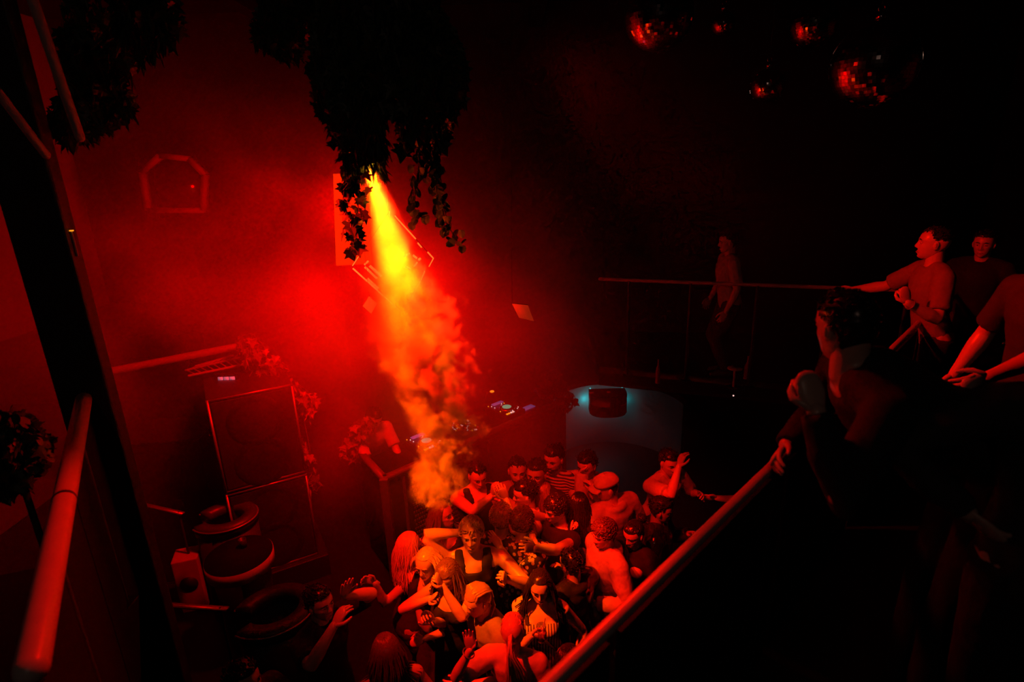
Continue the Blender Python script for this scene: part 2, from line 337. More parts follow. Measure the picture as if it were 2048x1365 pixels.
def volume_object(name, label, lo, hi, res, density_fn, matl):
    me = bpy.data.meshes.new(name); o = bpy.data.objects.new(name, me); COL.objects.link(o)
    tag(o, label, 'smoke', kind='stuff')
    g = bpy.data.node_groups.new(name, 'GeometryNodeTree')
    g.interface.new_socket('Geometry', in_out='OUTPUT', socket_type='NodeSocketGeometry')
    out = g.nodes.new('NodeGroupOutput'); vc = g.nodes.new('GeometryNodeVolumeCube'); sm = g.nodes.new('GeometryNodeSetMaterial')
    vc.inputs['Min'].default_value = lo; vc.inputs['Max'].default_value = hi
    for k, r in zip(('Resolution X', 'Resolution Y', 'Resolution Z'), res): vc.inputs[k].default_value = r
    pos = g.nodes.new('GeometryNodeInputPosition'); sep = g.nodes.new('ShaderNodeSeparateXYZ'); g.links.new(pos.outputs[0], sep.inputs[0])
    d = density_fn(NG(g), pos.outputs[0], sep.outputs[0], sep.outputs[1], sep.outputs[2])
    g.links.new(d, vc.inputs['Density']); g.links.new(vc.outputs[0], sm.inputs[0]); sm.inputs['Material'].default_value = matl
    g.links.new(sm.outputs[0], out.inputs[0])
    md = o.modifiers.new('smoke', 'NODES'); md.node_group = g
    return o
def vmat(name, dens, aniso, col=(.97, .97, .97)):
    m = bpy.data.materials.new(name); m.use_nodes = True; nt = m.node_tree; nt.nodes.clear()
    out = nt.nodes.new('ShaderNodeOutputMaterial'); vs = nt.nodes.new('ShaderNodeVolumeScatter'); at_ = nt.nodes.new('ShaderNodeAttribute'); at_.attribute_name = 'density'
    mu = nt.nodes.new('ShaderNodeMath'); mu.operation = 'MULTIPLY'; mu.inputs[1].default_value = dens
    nt.links.new(at_.outputs['Fac'], mu.inputs[0]); nt.links.new(mu.outputs[0], vs.inputs['Density'])
    vs.inputs['Anisotropy'].default_value = aniso; vs.inputs['Color'].default_value = col+(1,)
    nt.links.new(vs.outputs[0], out.inputs['Volume']); return m

# plume: centre line and radius measured along the height
PL = [(740, 335, 3.25, 14), (752, 400, 3.28, 30), (768, 470, 3.30, 44), (785, 540, 3.33, 52), (805, 610, 3.36, 62), (825, 680, 3.4, 70), (850, 760, 3.43, 66), (875, 830, 3.46, 48), (890, 890, 3.48, 44), (875, 940, 3.5, 50), (858, 985, 3.5, 40)]
PP = [at(x, y, Y) for x, y, Y, w in PL]; PR = [w/340*1.25 for *_, w in PL]
zb, zt = PP[-1][2]-.06, PP[0][2]+.02
def plume(n, P, x, y, z):
    u = n.m('DIVIDE', n.m('SUBTRACT', z, zb), zt-zb, clamp=True)
    us = [(p[2]-zb)/(zt-zb) for p in PP][::-1]
    xs = [p[0] for p in PP][::-1]; ys = [p[1] for p in PP][::-1]; rs = PR[::-1]
    nv = n.t.nodes.new('ShaderNodeTexNoise'); nv.inputs['Scale'].default_value = 5.5; nv.inputs['Detail'].default_value = 4; n.t.links.new(P, nv.inputs['Vector'])
    X0, Y0 = min(xs)-.01, min(ys)-.01
    xc = n.m('ADD', X0, n.curve(u, [(a, (b-X0)) for a, b in zip(us, xs)])); yc = n.m('ADD', Y0, n.curve(u, [(a, (b-Y0)) for a, b in zip(us, ys)])); rc = n.curve(u, list(zip(us, rs)))
    dx, dy = n.m('SUBTRACT', x, xc), n.m('SUBTRACT', y, yc)
    d = n.m('DIVIDE', n.m('SQRT', n.m('ADD', n.m('MULTIPLY', dx, dx), n.m('MULTIPLY', dy, dy))), n.m('MAXIMUM', rc, .02))
    big = n.noise(P, 3.2, 4, .6, .6); fine = n.noise(P, 9.5, 4, .66, .9)
    turb = n.ramp(u, .95, .5, .10, 1.0)                                    # smooth near the lamp, billowing further down
    right = n.ramp(dx, -.10, .03, .38, 1.35)
    k = n.m('MULTIPLY', turb, right)
    d2 = n.m('ADD', d, n.m('MULTIPLY', n.m('SUBTRACT', n.m('ADD', n.m('MULTIPLY', big, 1.1), n.m('MULTIPLY', fine, .9)), 1.0), n.m('MULTIPLY', k, 3.0)))
    body = n.ramp(d2, 1.0, .6)
    pn_ = n.noise(P, 5.6, 4, .64, 1.2); puff = n.ramp(pn_, .45, .57, .05, 3.6)
    km = n.m('MINIMUM', k, 1.0); mixed = n.m('ADD', n.m('SUBTRACT', 1.0, km), n.m('MULTIPLY', km, puff))
    return n.m('MULTIPLY', n.m('MULTIPLY', body, mixed), n.m('MULTIPLY', n.ramp(u, .0, .05), n.ramp(u, .95, .35, .35, 2.3)))
volume_object('smoke_plume', 'bright orange billowing smoke jet lit by the beam under the hanging ivy', (-1.15, 2.9, zb), (.25, 4.0, zt), (116, 90, 195), plume, vmat('plume_smoke', 2.7, .1))

def haze(n, P, x, y, z):
    def gauss(cx, cy_, cz, sx, sy, sz):
        q = None
        for v, c, s in ((x, cx, sx), (y, cy_, sy), (z, cz, sz)):
            e = n.m('DIVIDE', n.m('SUBTRACT', v, c), s); e = n.m('MULTIPLY', e, e); q = e if q is None else n.m('ADD', q, e)
        return n.m('POWER', 2.718, n.m('MULTIPLY', q, -1.0))
    e = n.m('ADD', gauss(-2.1, 5.4, 3.25, 2.2, 1.9, 1.3), n.m('MULTIPLY', gauss(-.3, 6.1, 2.5, 1.2, .85, 1.05), 2.1))
    e = n.m('ADD', e, n.m('MULTIPLY', gauss(-1.8, 5.9, 1.3, 1.1, .8, .6), .8))
    e = n.m('ADD', e, n.m('MULTIPLY', gauss(-5.2, 5.5, 2.6, 1.5, 2.2, 2.), .35))
    e = n.m('ADD', e, n.m('MULTIPLY', gauss(-1.0, 5.9, 2.2, 1.0, .8, .9), 1.3))
    big = n.noise(P, .8, 4, .6, .5)
    return n.m('MULTIPLY', e, n.ramp(big, .36, .67, .08, 1.65))
volume_object('red_haze', 'soft red haze cloud filling the room behind the hanging ivy', (-6.4, 3.2, .2), (2.4, 8.8, 6.2), (80, 50, 54), haze, vmat('haze_smoke', .30, .1))
# ------------------------------------------------------------------ lamps
def par_can(label, loc, target, lens_mat, r=.07, hang=True):
    loc = np.asarray(loc, float); d = unit(np.asarray(target)-loc); t = thing('stage_lamp', label, 'lamp', loc)
    b = loc-d*.02
    hs_ = link('housing', MB().tube([b-d*.26, b-d*.2, b-d*.02], [r*.55, r*.95, r], 20, round_ends=False), M['black'], t)
    link('rim', MB().rings([b+d*x+q for x, q in ((0, 0),)] if 0 else [ (b-d*.03)+np.outer(np.cos(np.linspace(0, 6.283, 20, endpoint=False)), unit(np.cross(d, V(0, 1, .2))))*rr+np.outer(np.sin(np.linspace(0, 6.283, 20, endpoint=False)), np.cross(d, unit(np.cross(d, V(0, 1, .2)))))*rr+d*o for rr, o in ((r*1.08, 0), (r*1.08, .025), (r*.96, .025), (r*.96, .0))], cap=False), M['black'], t)
    link('lens', MB().tube([b-d*.012, b-d*.008], r*.62, 16, round_ends=False), lens_mat, hs_)
    s = unit(np.cross(d, V(0, 0, 1))); c = b-d*.13
    yk = MB(); pts = [c-s*(r+.015), c-s*(r+.015)+V(0, 0, .16), c+s*(r+.015)+V(0, 0, .16), c+s*(r+.015)]
    for a, e in zip(pts[:-1], pts[1:]): yk.beam(a, e, .025, .006)
    link('yoke', yk, M['black'], t)
    if hang: link('hanging_rod', MB().tube([c+V(0, 0, .16), (c[0], c[1], 6.48)], .012, 8), M['black'], t)
    return t
par_can('black beam lamp with glowing amber lens inside the ivy', LAMP, AIM, M['lens'], .05)
par_can('black wash lamp behind the ivy aimed at the left wall', WASH+V(.02, 0, .1), V(-3.4, 6.4, 3.2), M['lens_off'] if 'lens_off' in M else M['black'])
par_can('black wash lamp behind the ivy aimed at the mixing desk', WASH+V(.06, .24, .14), V(-.6, 6.0, 1.4), M['black'])

# ------------------------------------------------------------------ disco balls
def disco(label, px, Y, rpx, seed):
    c = at(*px, Y); r = rpx/(FPX/((c-CAM)@FWD)); rn = np.random.default_rng(seed)
    t = thing('disco_ball', label, 'disco ball', c+V(0, 0, r), 'mirror balls under the ceiling')
    link('core', MB().ell(c, (r*.975,)*3, nu=28, nv=18), M['black'], t)
    mb = MB(); n = 36; w = math.pi/n
    for i in range(n):
        th = (i+.5)*w; m = max(6, int(2*math.pi*math.sin(th)/w)); off = rn.random()*6
        for j in range(m):
            ph = off+2*math.pi*j/m; d = V(math.sin(th)*math.cos(ph), math.sin(th)*math.sin(ph), math.cos(th))
            e = unit(V(-math.sin(ph), math.cos(ph), 0)); f = np.cross(d, e)
            tl = rn.normal(0, .022, 2); e2 = unit(e+d*tl[0]); f2 = unit(f+d*tl[1]); hx = math.pi*math.sin(th)/m*.95*r; hz = w*.475*r
            q = c+d*r
            mb.add([q-e2*hx-f2*hz, q+e2*hx-f2*hz, q+e2*hx+f2*hz, q-e2*hx+f2*hz, q-d*r*.03-e*hx-f*hz, q-d*r*.03+e*hx-f*hz, q-d*r*.03+e*hx+f*hz, q-d*r*.03-e*hx+f*hz],
                   [(0, 1, 2, 3), (0, 4, 5, 1), (1, 5, 6, 2), (2, 6, 7, 3), (3, 7, 4, 0)])
    me = mb.mesh('mirror_tiles', smooth=False, recalc=False)
    link('mirror_tiles', me, M['mirror'], t, kind='stuff')
    top = c+V(0, 0, r*.97)
    link('cap', MB().tube([top, top+V(0, 0, .05)], .03, 14, round_ends=False), M['chrome'], t)
    link('ring', MB().tube([top+V(math.cos(a)*.02, 0, .07+math.sin(a)*.02) for a in np.linspace(0, 6.28, 13)], .004, 6), M['chrome'], t)
    link('cord', MB().tube([top+V(0, 0, .09), (c[0], c[1], 6.5)], .004, 6), M['black'], t)
disco('large mirror ball cut by the top edge, above the haze', (1318, 32), 4.4, 68, 1)
disco('largest mirror ball, lowest on the far side of the black ceiling', (1748, 130), 3.8, 80, 2)
disco('small mirror ball hanging lowest between the two large ones', (1535, 172), 5.6, 33, 3)
disco('medium mirror ball up beside the largest mirror ball', (1628, 48), 4.9, 46, 4)
disco('small mirror ball just beside the large ball at the top edge', (1446, 48), 6.2, 24, 5)

# ------------------------------------------------------------------ LED drawing behind the beam, lit panels
def zz(x, y): return (650+x/3.413, 250+y/3.413)
YL = 4.75
ls = thing('led_diamond_sculpture', 'thin orange light strips drawing two nested diamonds behind the beam', 'light sculpture', at(785, 525, YL))
for a, b, w in (((475, 620), (620, 780), 6), ((632, 805), (660, 838), 6), ((700, 868), (740, 912), 6), ((740, 912), (710, 968), 6), ((680, 1000), (650, 1068), 6), ((648, 1072), (540, 1262), 6),
                ((280, 820), (188, 962), 5), ((190, 980), (400, 1170), 6), ((440, 590), (440, 625), 4), ((540, 900), (578, 878), 11), ((600, 890), (628, 912), 11), ((638, 922), (652, 912), 14), ((608, 965), (630, 940), 11),
                ((548, 968), (585, 985), 9), ((270, 955), (295, 930), 11), ((272, 970), (355, 1050), 11), ((305, 962), (385, 1035), 14), ((288, 1050), (365, 1120), 14), ((520, 1280), (405, 1175), 5)):
    p, q = at(*zz(*a), YL), at(*zz(*b), YL); link('led_strip', MB().beam(p, q, w/3.413/235, .02, up=(0, 1, 0)), M['led_or'], ls)
back = MB()
for a, b in (((475, 620), (740, 912)), ((740, 912), (520, 1280)), ((520, 1280), (188, 970)), ((188, 970), (440, 590))):
    back.beam(at(*zz(*a), YL+.025), at(*zz(*b), YL+.025), .004, .004, up=(0, 1, 0))
link('wire_frame', back, M['black'], ls)
link('suspension_wire', MB().tube([at(*zz(440, 590), YL+.025), at(*zz(440, 590), YL+.025)*V(1, 1, 0)+V(0, 0, 6.5)], .002, 5), M['black'], ls)
def quad_panel(name, label, px, Y, m, th=.03, wire=True):
    P = [at(x, y, Y) for x, y in px]; c = sum(P)/len(P); t = thing(name, label, 'light panel', c)
    Q = [p+V(0, th, 0) for p in P]; n = len(P)
    link('lit_face', MB().add([p for p in P]+[p+V(0, .004, 0) for p in P], [tuple(range(n)), tuple(range(n, 2*n))[::-1]]+[(i, (i+1) % n, n+(i+1) % n, n+i) for i in range(n)]), m, t)
    link('housing', MB().add([p+V(0, .005, 0) for p in P]+Q, [tuple(range(n)), tuple(range(n, 2*n))[::-1]]+[(i, (i+1) % n, n+(i+1) % n, n+i) for i in range(n)]), M['black'], t)
    if wire: link('suspension_wire', MB().tube([max(P, key=lambda p: p[2])+V(0, th/2, -.005), V(c[0], c[1]+th/2, 6.5)], .002, 5), M['black'], t)
quad_panel('diamond_lamp', 'small orange diamond lamp just left of the beam', [zz(300, 1172), zz(355, 1222), zz(315, 1290), zz(257, 1238)], 4.6, M['panel_red'])
quad_panel('diamond_lamp', 'dim red diamond lamp floating in dark smoke right of the beam', [(1024, 608), (1056, 611), (1068, 643), (1038, 636)], 5.2, M['panel_dim'])
quad_panel('screen_panel', 'soft tall orange lit panel in haze behind trailing ivy', [(666, 348), (738, 345), (742, 528), (672, 532)], 6.6, M['panel_or'], .05)

# ------------------------------------------------------------------ speaker tower
def speaker_box(label, c, w, d, h, yaw, rows):
    ax = (V(math.cos(yaw), math.sin(yaw), 0), V(-math.sin(yaw), math.cos(yaw), 0), V(0, 0, 1)); c = np.asarray(c, float)
    t = thing('loudspeaker', label, 'loudspeaker', c-V(0, 0, h/2)); f = lambda a, b, z: c+ax[0]*a+ax[1]*b+ax[2]*z
    link('cabinet', MB().box(c, (w, d, h), ax), M['speaker'], t, bevel=.012)
    link('grille', MB().box(f(0, -d/2-.006, 0), (w-.07, .012, h-.07), ax), M['gear'], t, bevel=.004)
    for s in (-1, 1):
        link('trim_strip', MB().beam(f(s*(w/2-.012), -d/2-.005, -h/2), f(s*(w/2-.012), -d/2-.005, h/2), .022, .012, up=ax[1]), M['trimm'], t)
        link('trim_strip', MB().beam(f(-w/2, -d/2-.005, s*(h/2-.012)), f(w/2, -d/2-.005, s*(h/2-.012)), .012, .022, up=ax[2]), M['trimm'], t)
        hb = MB(); hb.tube([f(s*(w/2+.005), -.06, .02), f(s*(w/2+.03), -.06, .02), f(s*(w/2+.03), .06, .02), f(s*(w/2+.005), .06, .02)], .008, 6); link('handle', hb, M['gear'], t)
    for z in rows: link('cone', MB().rings([f(0, -d/2-.013, z)+np.outer(np.cos(np.linspace(0, 6.283, 24, endpoint=False)), ax[0])*r+np.outer(np.sin(np.linspace(0, 6.283, 24, endpoint=False)), ax[2])*r-ax[1]*o for r, o in ((w*.34, 0), (w*.31, .008), (w*.26, .002))], cap=False), M['black'], t)
    return t
a, b = at(395, 830, 5.45), at(503, 776, 5.2)
yaw = math.atan2(.55, 1.0); cc = V(-2.72, 5.45, 0)
speaker_box('lower black loudspeaker of the tower beside the curved seats', cc+V(0, 0, .76), .78, .7, 1.0, yaw, (.22, -.22))
speaker_box('upper black loudspeaker of the tower, under the truss', cc+V(0, 0, 1.775), .78, .7, 1.0, yaw, (.2, -.25))
bl = MB(); bl.box(cc+V(0, 0, .13), (.95, .85, .26), (V(math.cos(yaw), math.sin(yaw), 0), V(-math.sin(yaw), math.cos(yaw), 0), V(0, 0, 1)))
tag(link('speaker_plinth', bl, M['black'], origin=cc, bevel=.01), 'low black plinth under the loudspeaker tower', 'plinth')
cs = thing('flight_case', 'tall dark upright case between the pillar and the loudspeaker tower', 'case', V(-3.75, 5.55, 0)); cax = (V(.99, .1, 0), V(-.1, .99, 0), V(0, 0, 1))
link('case_body', MB().box(V(-3.75, 5.55, .86), (.95, .6, 1.7), cax), M['panel'], cs, bevel=.015)
for zz_ in (.01, 1.71): link('case_edge', MB().box(V(-3.75, 5.55, zz_+.0), (.96, .61, .02), cax), M['black'], cs, bevel=.004)
for sx_ in (-.2, .2): link('latch', MB().box(V(-3.75+sx_, 5.24, 1.0), (.08, .02, .1), cax), M['black'], cs, bevel=.004)

# upper left ledge with tube light, truss, small card
lp, lq = at(232, 741, 5.5), at(482, 692, 5.9); _q2 = at(330, 706, 6.35)[2]-.05
t = thing('tube_rail', 'thick pale red tube running from the pillar to the ivy, above the truss', 'rail', (lp+lq)/2)
dd = unit(lq-lp); link('tube', MB().tube([lp-dd*.12, lq], .04, 14), M['rail'], t)
for k in (.1, .5, .92): c = lp+(lq-lp)*k; link('bracket', MB().beam(c, V(c[0], 6.0, _q2), .03, .02), M['black'], t)
_q = at(330, 706, 6.35); bx = MB().box(_q+V(0, 0, .14), (1.2, .4, .28)); tag(link('flight_case', bx, M['speaker'], origin=_q, bevel=.015), 'long dark case lying behind the pale tube', 'case')
t = thing('truss', 'small lattice truss hanging under the tube near the ivy', 'truss', at(430, 735, 5.7))
A = [at(372, 741, 5.7), at(478, 716, 5.85)]; B = [at(378, 752, 5.55), at(480, 731, 5.75)]; Cc = [at(392, 733, 5.75), at(478, 708, 5.95)]
for L in (A, B, Cc): link('chord', MB().tube(L, .014, 8), M['rail'], t)
for k in range(8):
    u, v = k/8, (k+1)/8
    link('brace', MB().tube([A[0]+(A[1]-A[0])*u, B[0]+(B[1]-B[0])*v], .007, 6), M['rail'], t); link('brace', MB().tube([A[0]+(A[1]-A[0])*u, Cc[0]+(Cc[1]-Cc[0])*v], .007, 6), M['rail'], t)
link('hanger', MB().tube([A[1], A[1]+V(0, 0, .12)], .01, 6), M['black'], t); link('hanger', MB().tube([A[0], lp+(lq-lp)*.6], .01, 6), M['black'], t)
mb = MB(); c = at(454, 764, 5.5)
for i in range(3):
    for j in range(2): mb.box(c+V(-.06+i*.06, 0, -.03+j*.06), (.05, .012, .045))
t = thing('control_box', 'small control box with pale violet keys under the truss', 'control box', c)
link('case', MB().box(c+V(0, .03, 0), (.24, .05, .16)), M['gear'], t, bevel=.004); link('keys', mb, M['control'], t)

# ------------------------------------------------------------------ curved seats, table, cube, partitions
def curved_booth(label, c, rx, ry, yaw, top, mlab):
    t = thing('curved_booth_seat', label, 'seat', (c[0], c[1], 0)); ca, sa = math.cos(yaw), math.sin(yaw)
    def pt(a, k, z): x, y = math.cos(a)*rx*k, math.sin(a)*ry*k; return V(c[0]+x*ca-y*sa, c[1]+x*sa+y*ca, z)
    A = np.linspace(rad(-150), rad(150), 30)
    sec = [(.60, top-.02), (.62, top+.03), (.98, top+.03), (1.02, top-.01), (1.0, top-.08), (.62, top-.08)]
    link('padded_rim', MB().rings([[pt(a, k, z) for k, z in sec] for a in A]), M['leather'], t)
    link('back_shell', MB().rings([[pt(a, k, z) for k, z in ((.97, .04), (.97, top-.08), (.88, top-.08), (.88, .04))] for a in A]), M['speaker'], t)
    link('seat_cushion', MB().rings([[pt(a, k, z) for k, z in ((.87, .1), (.87, .44), (.45, .46), (.42, .42), (.42, .1))] for a in A[2:-2]]), M['leather'], t)
    link('piping', MB().tube([pt(a, 1.02, top+.0) for a in A], .009, 6), M['trimm'], t)
    return t
s1 = onz(450, 1032, 1.12); s2 = onz(548, 1222, 1.05)
curved_booth('upper round-backed dark seat beside the loudspeaker tower', s1, .29, .25, .25, 1.1, 0)
curved_booth('lower round-backed dark seat beside the guest raising a hand', s2, .31, .27, .45, 1.05, 0)
tc = onz(478, 1112, .98)
t = thing('round_table', 'round drum table with bright lit rim between the two curved seats', 'table', (tc[0], tc[1], 0))
link('tabletop', MB().tube([(tc[0], tc[1], .95), (tc[0], tc[1], .99)], [.284, .288], 40, round_ends=False), M['panel'], t)
link('rim_band', MB().rings([[(tc[0]+math.cos(a)*r, tc[1]+math.sin(a)*r, z) for a in np.linspace(0, 6.283, 48, endpoint=False)] for r, z in ((.285, .87), (.292, .87), (.292, .984), (.285, .984))], cap=False), M['white'], t)
link('drum', MB().tube([(tc[0], tc[1], .02), (tc[0], tc[1], .95)], [.2, .25], 32, round_ends=False), M['black'], t)
for px, py, hgt, r in ((487, 1093, .09, .035), ):
    g = onz(px, py, 1.0); tag(link('tumbler', MB().rings([[(g[0]+math.cos(a)*q, g[1]+math.sin(a)*q, z) for a in np.linspace(0, 6.283, 16, endpoint=False)] for q, z in ((r*.8, .987), (r, .987+hgt), (r*.9, .987+hgt), (r*.72, .995))]), M['leather'], origin=(g[0], g[1], .987)), 'small dark tumbler standing on the round drum table', 'tumbler')
q0 = onz(372, 1108, .62)
t = thing('cube_stool', 'pale cube stool with a round dark hole, left of the drum table', 'stool', (q0[0], q0[1], 0))
link('box', MB().box((q0[0], q0[1], .31), (.24, .24, .62), (V(.95, .3, 0), V(-.3, .95, 0), V(0, 0, 1))), M['stool'], t, bevel=.012)
nn = V(.3, -.95, 0); h0 = V(q0[0], q0[1], .34)+nn*.122
link('hole', MB().tube([h0, h0+nn*.004], .085, 24, round_ends=False), M['black'], t)
for a, b, z, l in (((235, 998), (366, 1028), 1.1, 'thin dark low rail leading to the upper curved seat'), ((215, 1203), (455, 1219), 1.05, 'thin dark low rail leading to the lower curved seat')):
    p, q = onz(*a, z), onz(*b, z); t = thing('low_rail', l, 'rail', ((p+q)/2)*V(1, 1, 0))
    link('top_rail', MB().beam(p, q, .045, .014), M['trimm'], t)
    for u in (.06, .94): c = p+(q-p)*u; link('post', MB().tube([(c[0], c[1], 0), c], .012, 8), M['black'], t)

# ------------------------------------------------------------------ DJ booth
b0, b1 = onz(768, 958, 1.25), onz(1132, 799, 1.25); bd = unit(b1-b0); bn = np.cross(bd, V(0, 0, 1))     # bn points towards the dancers
sb = onz(722, 908, 1.25); sd_ = unit(sb-b0)
t = thing('dj_booth', 'tall dark booth with perforated front behind the dancers', 'dj booth', ((b0+b1)/2)*V(1, 1, 0))
L = np.linalg.norm(b1-b0)
link('corner_post', MB().box((b0[0], b0[1], .63), (.09, .09, 1.26)), M['boothedge'], t, bevel=.01)
link('corner_post', MB().box((b0[0]+bd[0]*.22, b0[1]+bd[1]*.22, .6), (.05, .05, 1.2)), M['boothedge'], t, bevel=.01)
for k in range(4):
    p, q = b0+bd*(L*k/4+.02), b0+bd*(L*(k+1)/4-.02); link('front_panel', MB().beam(p-V(0, 0, .66), q-V(0, 0, .66), .03, 1.14), M['panel'], t)
link('top_edge', MB().beam(b0, b1, .07, .05), M['boothedge'], t); link('top_edge', MB().beam(b0, sb, .07, .05), M['boothedge'], t)
link('side_panel', MB().beam(b0-V(0, 0, .66), sb-V(0, 0, .66), .03, 1.14), M['panel'], t)
dk = [b0, b1, b1+np.cross(V(0, 0, 1), bd)*.75, sb]
link('worktop', prism([(p[0], p[1]) for p in dk], 1.12, 1.16), M['panel'], t)
gmsh = MB(); g0 = b0+bd*.30+bn*.03
for i in range(22):
    for j in range(16):
        c = g0+bd*(i*.03+(j % 2)*.015)-V(0, 0, .12+j*.052); gmsh.box(c, (.020, .008, .028), (bd, bn, V(0, 0, 1)))
link('perforated_grille', gmsh, M['grille'], t, kind='stuff')
bk_ = -bn
def gear_box(name, label, cat, off, along, w, d, h, extra):
    c = b0+bd*along+bk_*off; c[2] = 1.16; ax = (bd, bk_, V(0, 0, 1)); t = thing(name, label, cat, c)
    link('body', MB().box(c+V(0, 0, h/2), (w, d, h), ax), M['gear'], t, bevel=.008)
    f = lambda a, b, z: c+bd*a+bk_*b+V(0, 0, h+z)
    extra(t, f, ax); return t
def lights(t, f, ax, n, w, d, m, nm):
    b = MB(); rn = np.random.default_rng(n)
    for i in range(n): b.box(f(rn.uniform(-w, w), rn.uniform(-d, d), .004), (.009, .009, .008), ax)
    link(nm, b, m, t, kind='stuff')
def player(t, f, ax):
    lights(t, f, ax, 10, .14, .19, M['led_white'], 'button_lights'); lights(t, f, ax, 5, .14, .19, M['led_amber'], 'amber_lights')
    jw = link('jog_wheel', MB().tube([f(0, -.03, 0), f(0, -.03, .012), f(0, -.03, .025)], [.105, .105, .09], 28, round_ends=False), M['chrome'], t)
    link('jog_ring', MB().tube([f(0, -.03, .025), f(0, -.03, .028)], .06, 20, round_ends=False), M['led_green'], jw)
    link('screen', MB().box(f(0, .15, .02), (.17, .055, .012), ax), M['led_blue'], t)
    for k in range(4): link('pad', MB().box(f(-.12+k*.035, -.17, .004), (.022, .022, .01), ax), M['led_amber'] if k < 2 else M['led_white'], t)
    link('pitch_fader', MB().box(f(.135, -.08, .008), (.02, .03, .016), ax), M['chrome'], t)
def mixer(t, f, ax):
    kn = MB(); lights(t, f, ax, 22, .15, .19, M['led_white'], 'button_lights'); lights(t, f, ax, 9, .15, .19, M['led_amber'], 'amber_lights')
    for i in range(4):
        for j in range(5): kn.tube([f(-.1+i*.065, .13-j*.05, 0), f(-.1+i*.065, .13-j*.05, .018)], .011, 8, round_ends=False)
        link('fader', MB().box(f(-.1+i*.065, -.15, .008), (.02, .03, .016), ax), M['chrome'], t)
        link('level_light', MB().box(f(-.07+i*.065, .02+.02*i, .003), (.006, .05, .004), ax), M['led_white'] if i % 2 else M['led_amber'], t)
    link('knobs', kn, M['chrome'], t, kind='stuff')
gear_box('media_player', 'far disc player with green ring and violet screen on the booth', 'disc player', .36, 2.02, .32, .42, .11, player)
gear_box('media_player', 'near disc player half lost in smoke on the booth', 'disc player', .34, .75, .32, .42, .11, player)
gear_box('audio_mixer', 'black mixer with tiny white and amber lights between two disc players', 'mixer', .34, 1.32, .34, .42, .10, mixer)
lc = b0+bd*2.32+bk_*.3; lc[2] = 1.16
t = thing('laptop', 'open laptop with violet screen glow at the far end of the booth', 'laptop', lc)
link('keyboard', MB().box(lc+V(0, 0, .012), (.34, .24, .02), (bd, bk_, V(0, 0, 1))), M['gear'], t, bevel=.004)
link('screen', MB().box(lc-bk_*.02+V(0, 0, .03), (.26, .09, .006), (bd, bk_, V(0, 0, 1))), M['led_blue'], t)
tl = b0+bd*1.9+bk_*.62; tl[2] = 1.16
t = thing('gooseneck_lamp', 'thin gooseneck lamp glowing orange behind the disc player', 'lamp', tl)
link('neck', MB().tube([tl, tl+V(0, 0, .2), tl+V(.03, -.02, .3), tl+V(.08, -.05, .33)], .006, 6), M['gear'], t); link('lamp_head', MB().ell(tl+V(.1, -.06, .325), (.03, .02, .015)), M['led_amber'], t)

# ------------------------------------------------------------------ small things on the far balcony
c = at(1470, 736, 5.55); t = thing('cocktail_stool', 'small T-shaped stool with a red-lit top on the far balcony', 'stool', (c[0], c[1], FL))
link('top', MB().tube([c-V(0, 0, .012), c], .075, 18, round_ends=False), M['rail'], t); link('leg', MB().tube([(c[0], c[1], FL+.01), c-V(0, 0, .012)], .012, 8), M['rail'], t); link('foot', MB().tube([(c[0], c[1], FL), (c[0], c[1], FL+.012)], .06, 16, round_ends=False), M['black'], t)
for px, py, l, r in ((1493, 762, 'dark bottle standing beside the T-shaped stool', .035), (1317, 722, 'slim reddish bottle standing alone on the far balcony', .024)):
    c = at(px, py, 5.75); z = FL
    tag(link('bottle', MB().rings([[(c[0]+math.cos(a)*q*r, c[1]+math.sin(a)*q*r, z+h) for a in np.linspace(0, 6.283, 14, endpoint=False)] for q, h in ((.9, 0), (1, .01), (1, .14), (.9, .17), (.38, .21), (.34, .27), (.4, .275))]), M['redbox'], origin=(c[0], c[1], z)), l, 'bottle')
c = V(*((COR*.45+FR1*.55)-V(0,.03)), FL-.1)
t = thing('pilot_light', 'tiny warm pilot light on the black edge of the far balcony', 'light', c)
link('bulb', MB().ell(c-V(0, .03, 0), (.008,)*3), M['led_white'], t); link('socket', MB().box(c, (.03, .05, .03)), M['black'], t, bevel=.003)
# ------------------------------------------------------------------ people
_tmp = []
def remesh(mb, voxel, smooth=4, noise=0.):
    """Merge overlapping closed shapes into one continuous skin; returns vertices and faces."""
    me = mb.mesh('tmp'); o = bpy.data.objects.new('tmp', me); COL.objects.link(o)
    r = o.modifiers.new('r', 'REMESH'); r.mode = 'VOXEL'; r.voxel_size = voxel; r.use_smooth_shade = True
    if smooth: s = o.modifiers.new('s', 'SMOOTH'); s.factor = .5; s.iterations = smooth
    dg = bpy.context.evaluated_depsgraph_get(); e = o.evaluated_get(dg); m2 = e.to_mesh()
    n = len(m2.vertices); co = np.empty(n*3, np.float32); m2.vertices.foreach_get('co', co); co = co.reshape(-1, 3).astype(float)
    fs = [tuple(p.vertices) for p in m2.polygons]
    if noise:
        no = np.empty(n*3, np.float32); m2.vertices.foreach_get('normal', no); no = no.reshape(-1, 3); ph = RNG.random(6)*6.28; d = 0
        for k in range(6):
            w = RNG.normal(0, 1, 3); w = unit(w*V(1, 1, .55))*(26+k*15); d = d+np.abs(np.sin(co@w+ph[k]+1.3*np.sin(co@w[[1, 2, 0]]*.5)))*(1-k*.1)
        co = co+no*((d-2.2)*noise)[:, None]
    e.to_mesh_clear(); bpy.data.objects.remove(o); bpy.data.meshes.remove(me)
    return co, fs

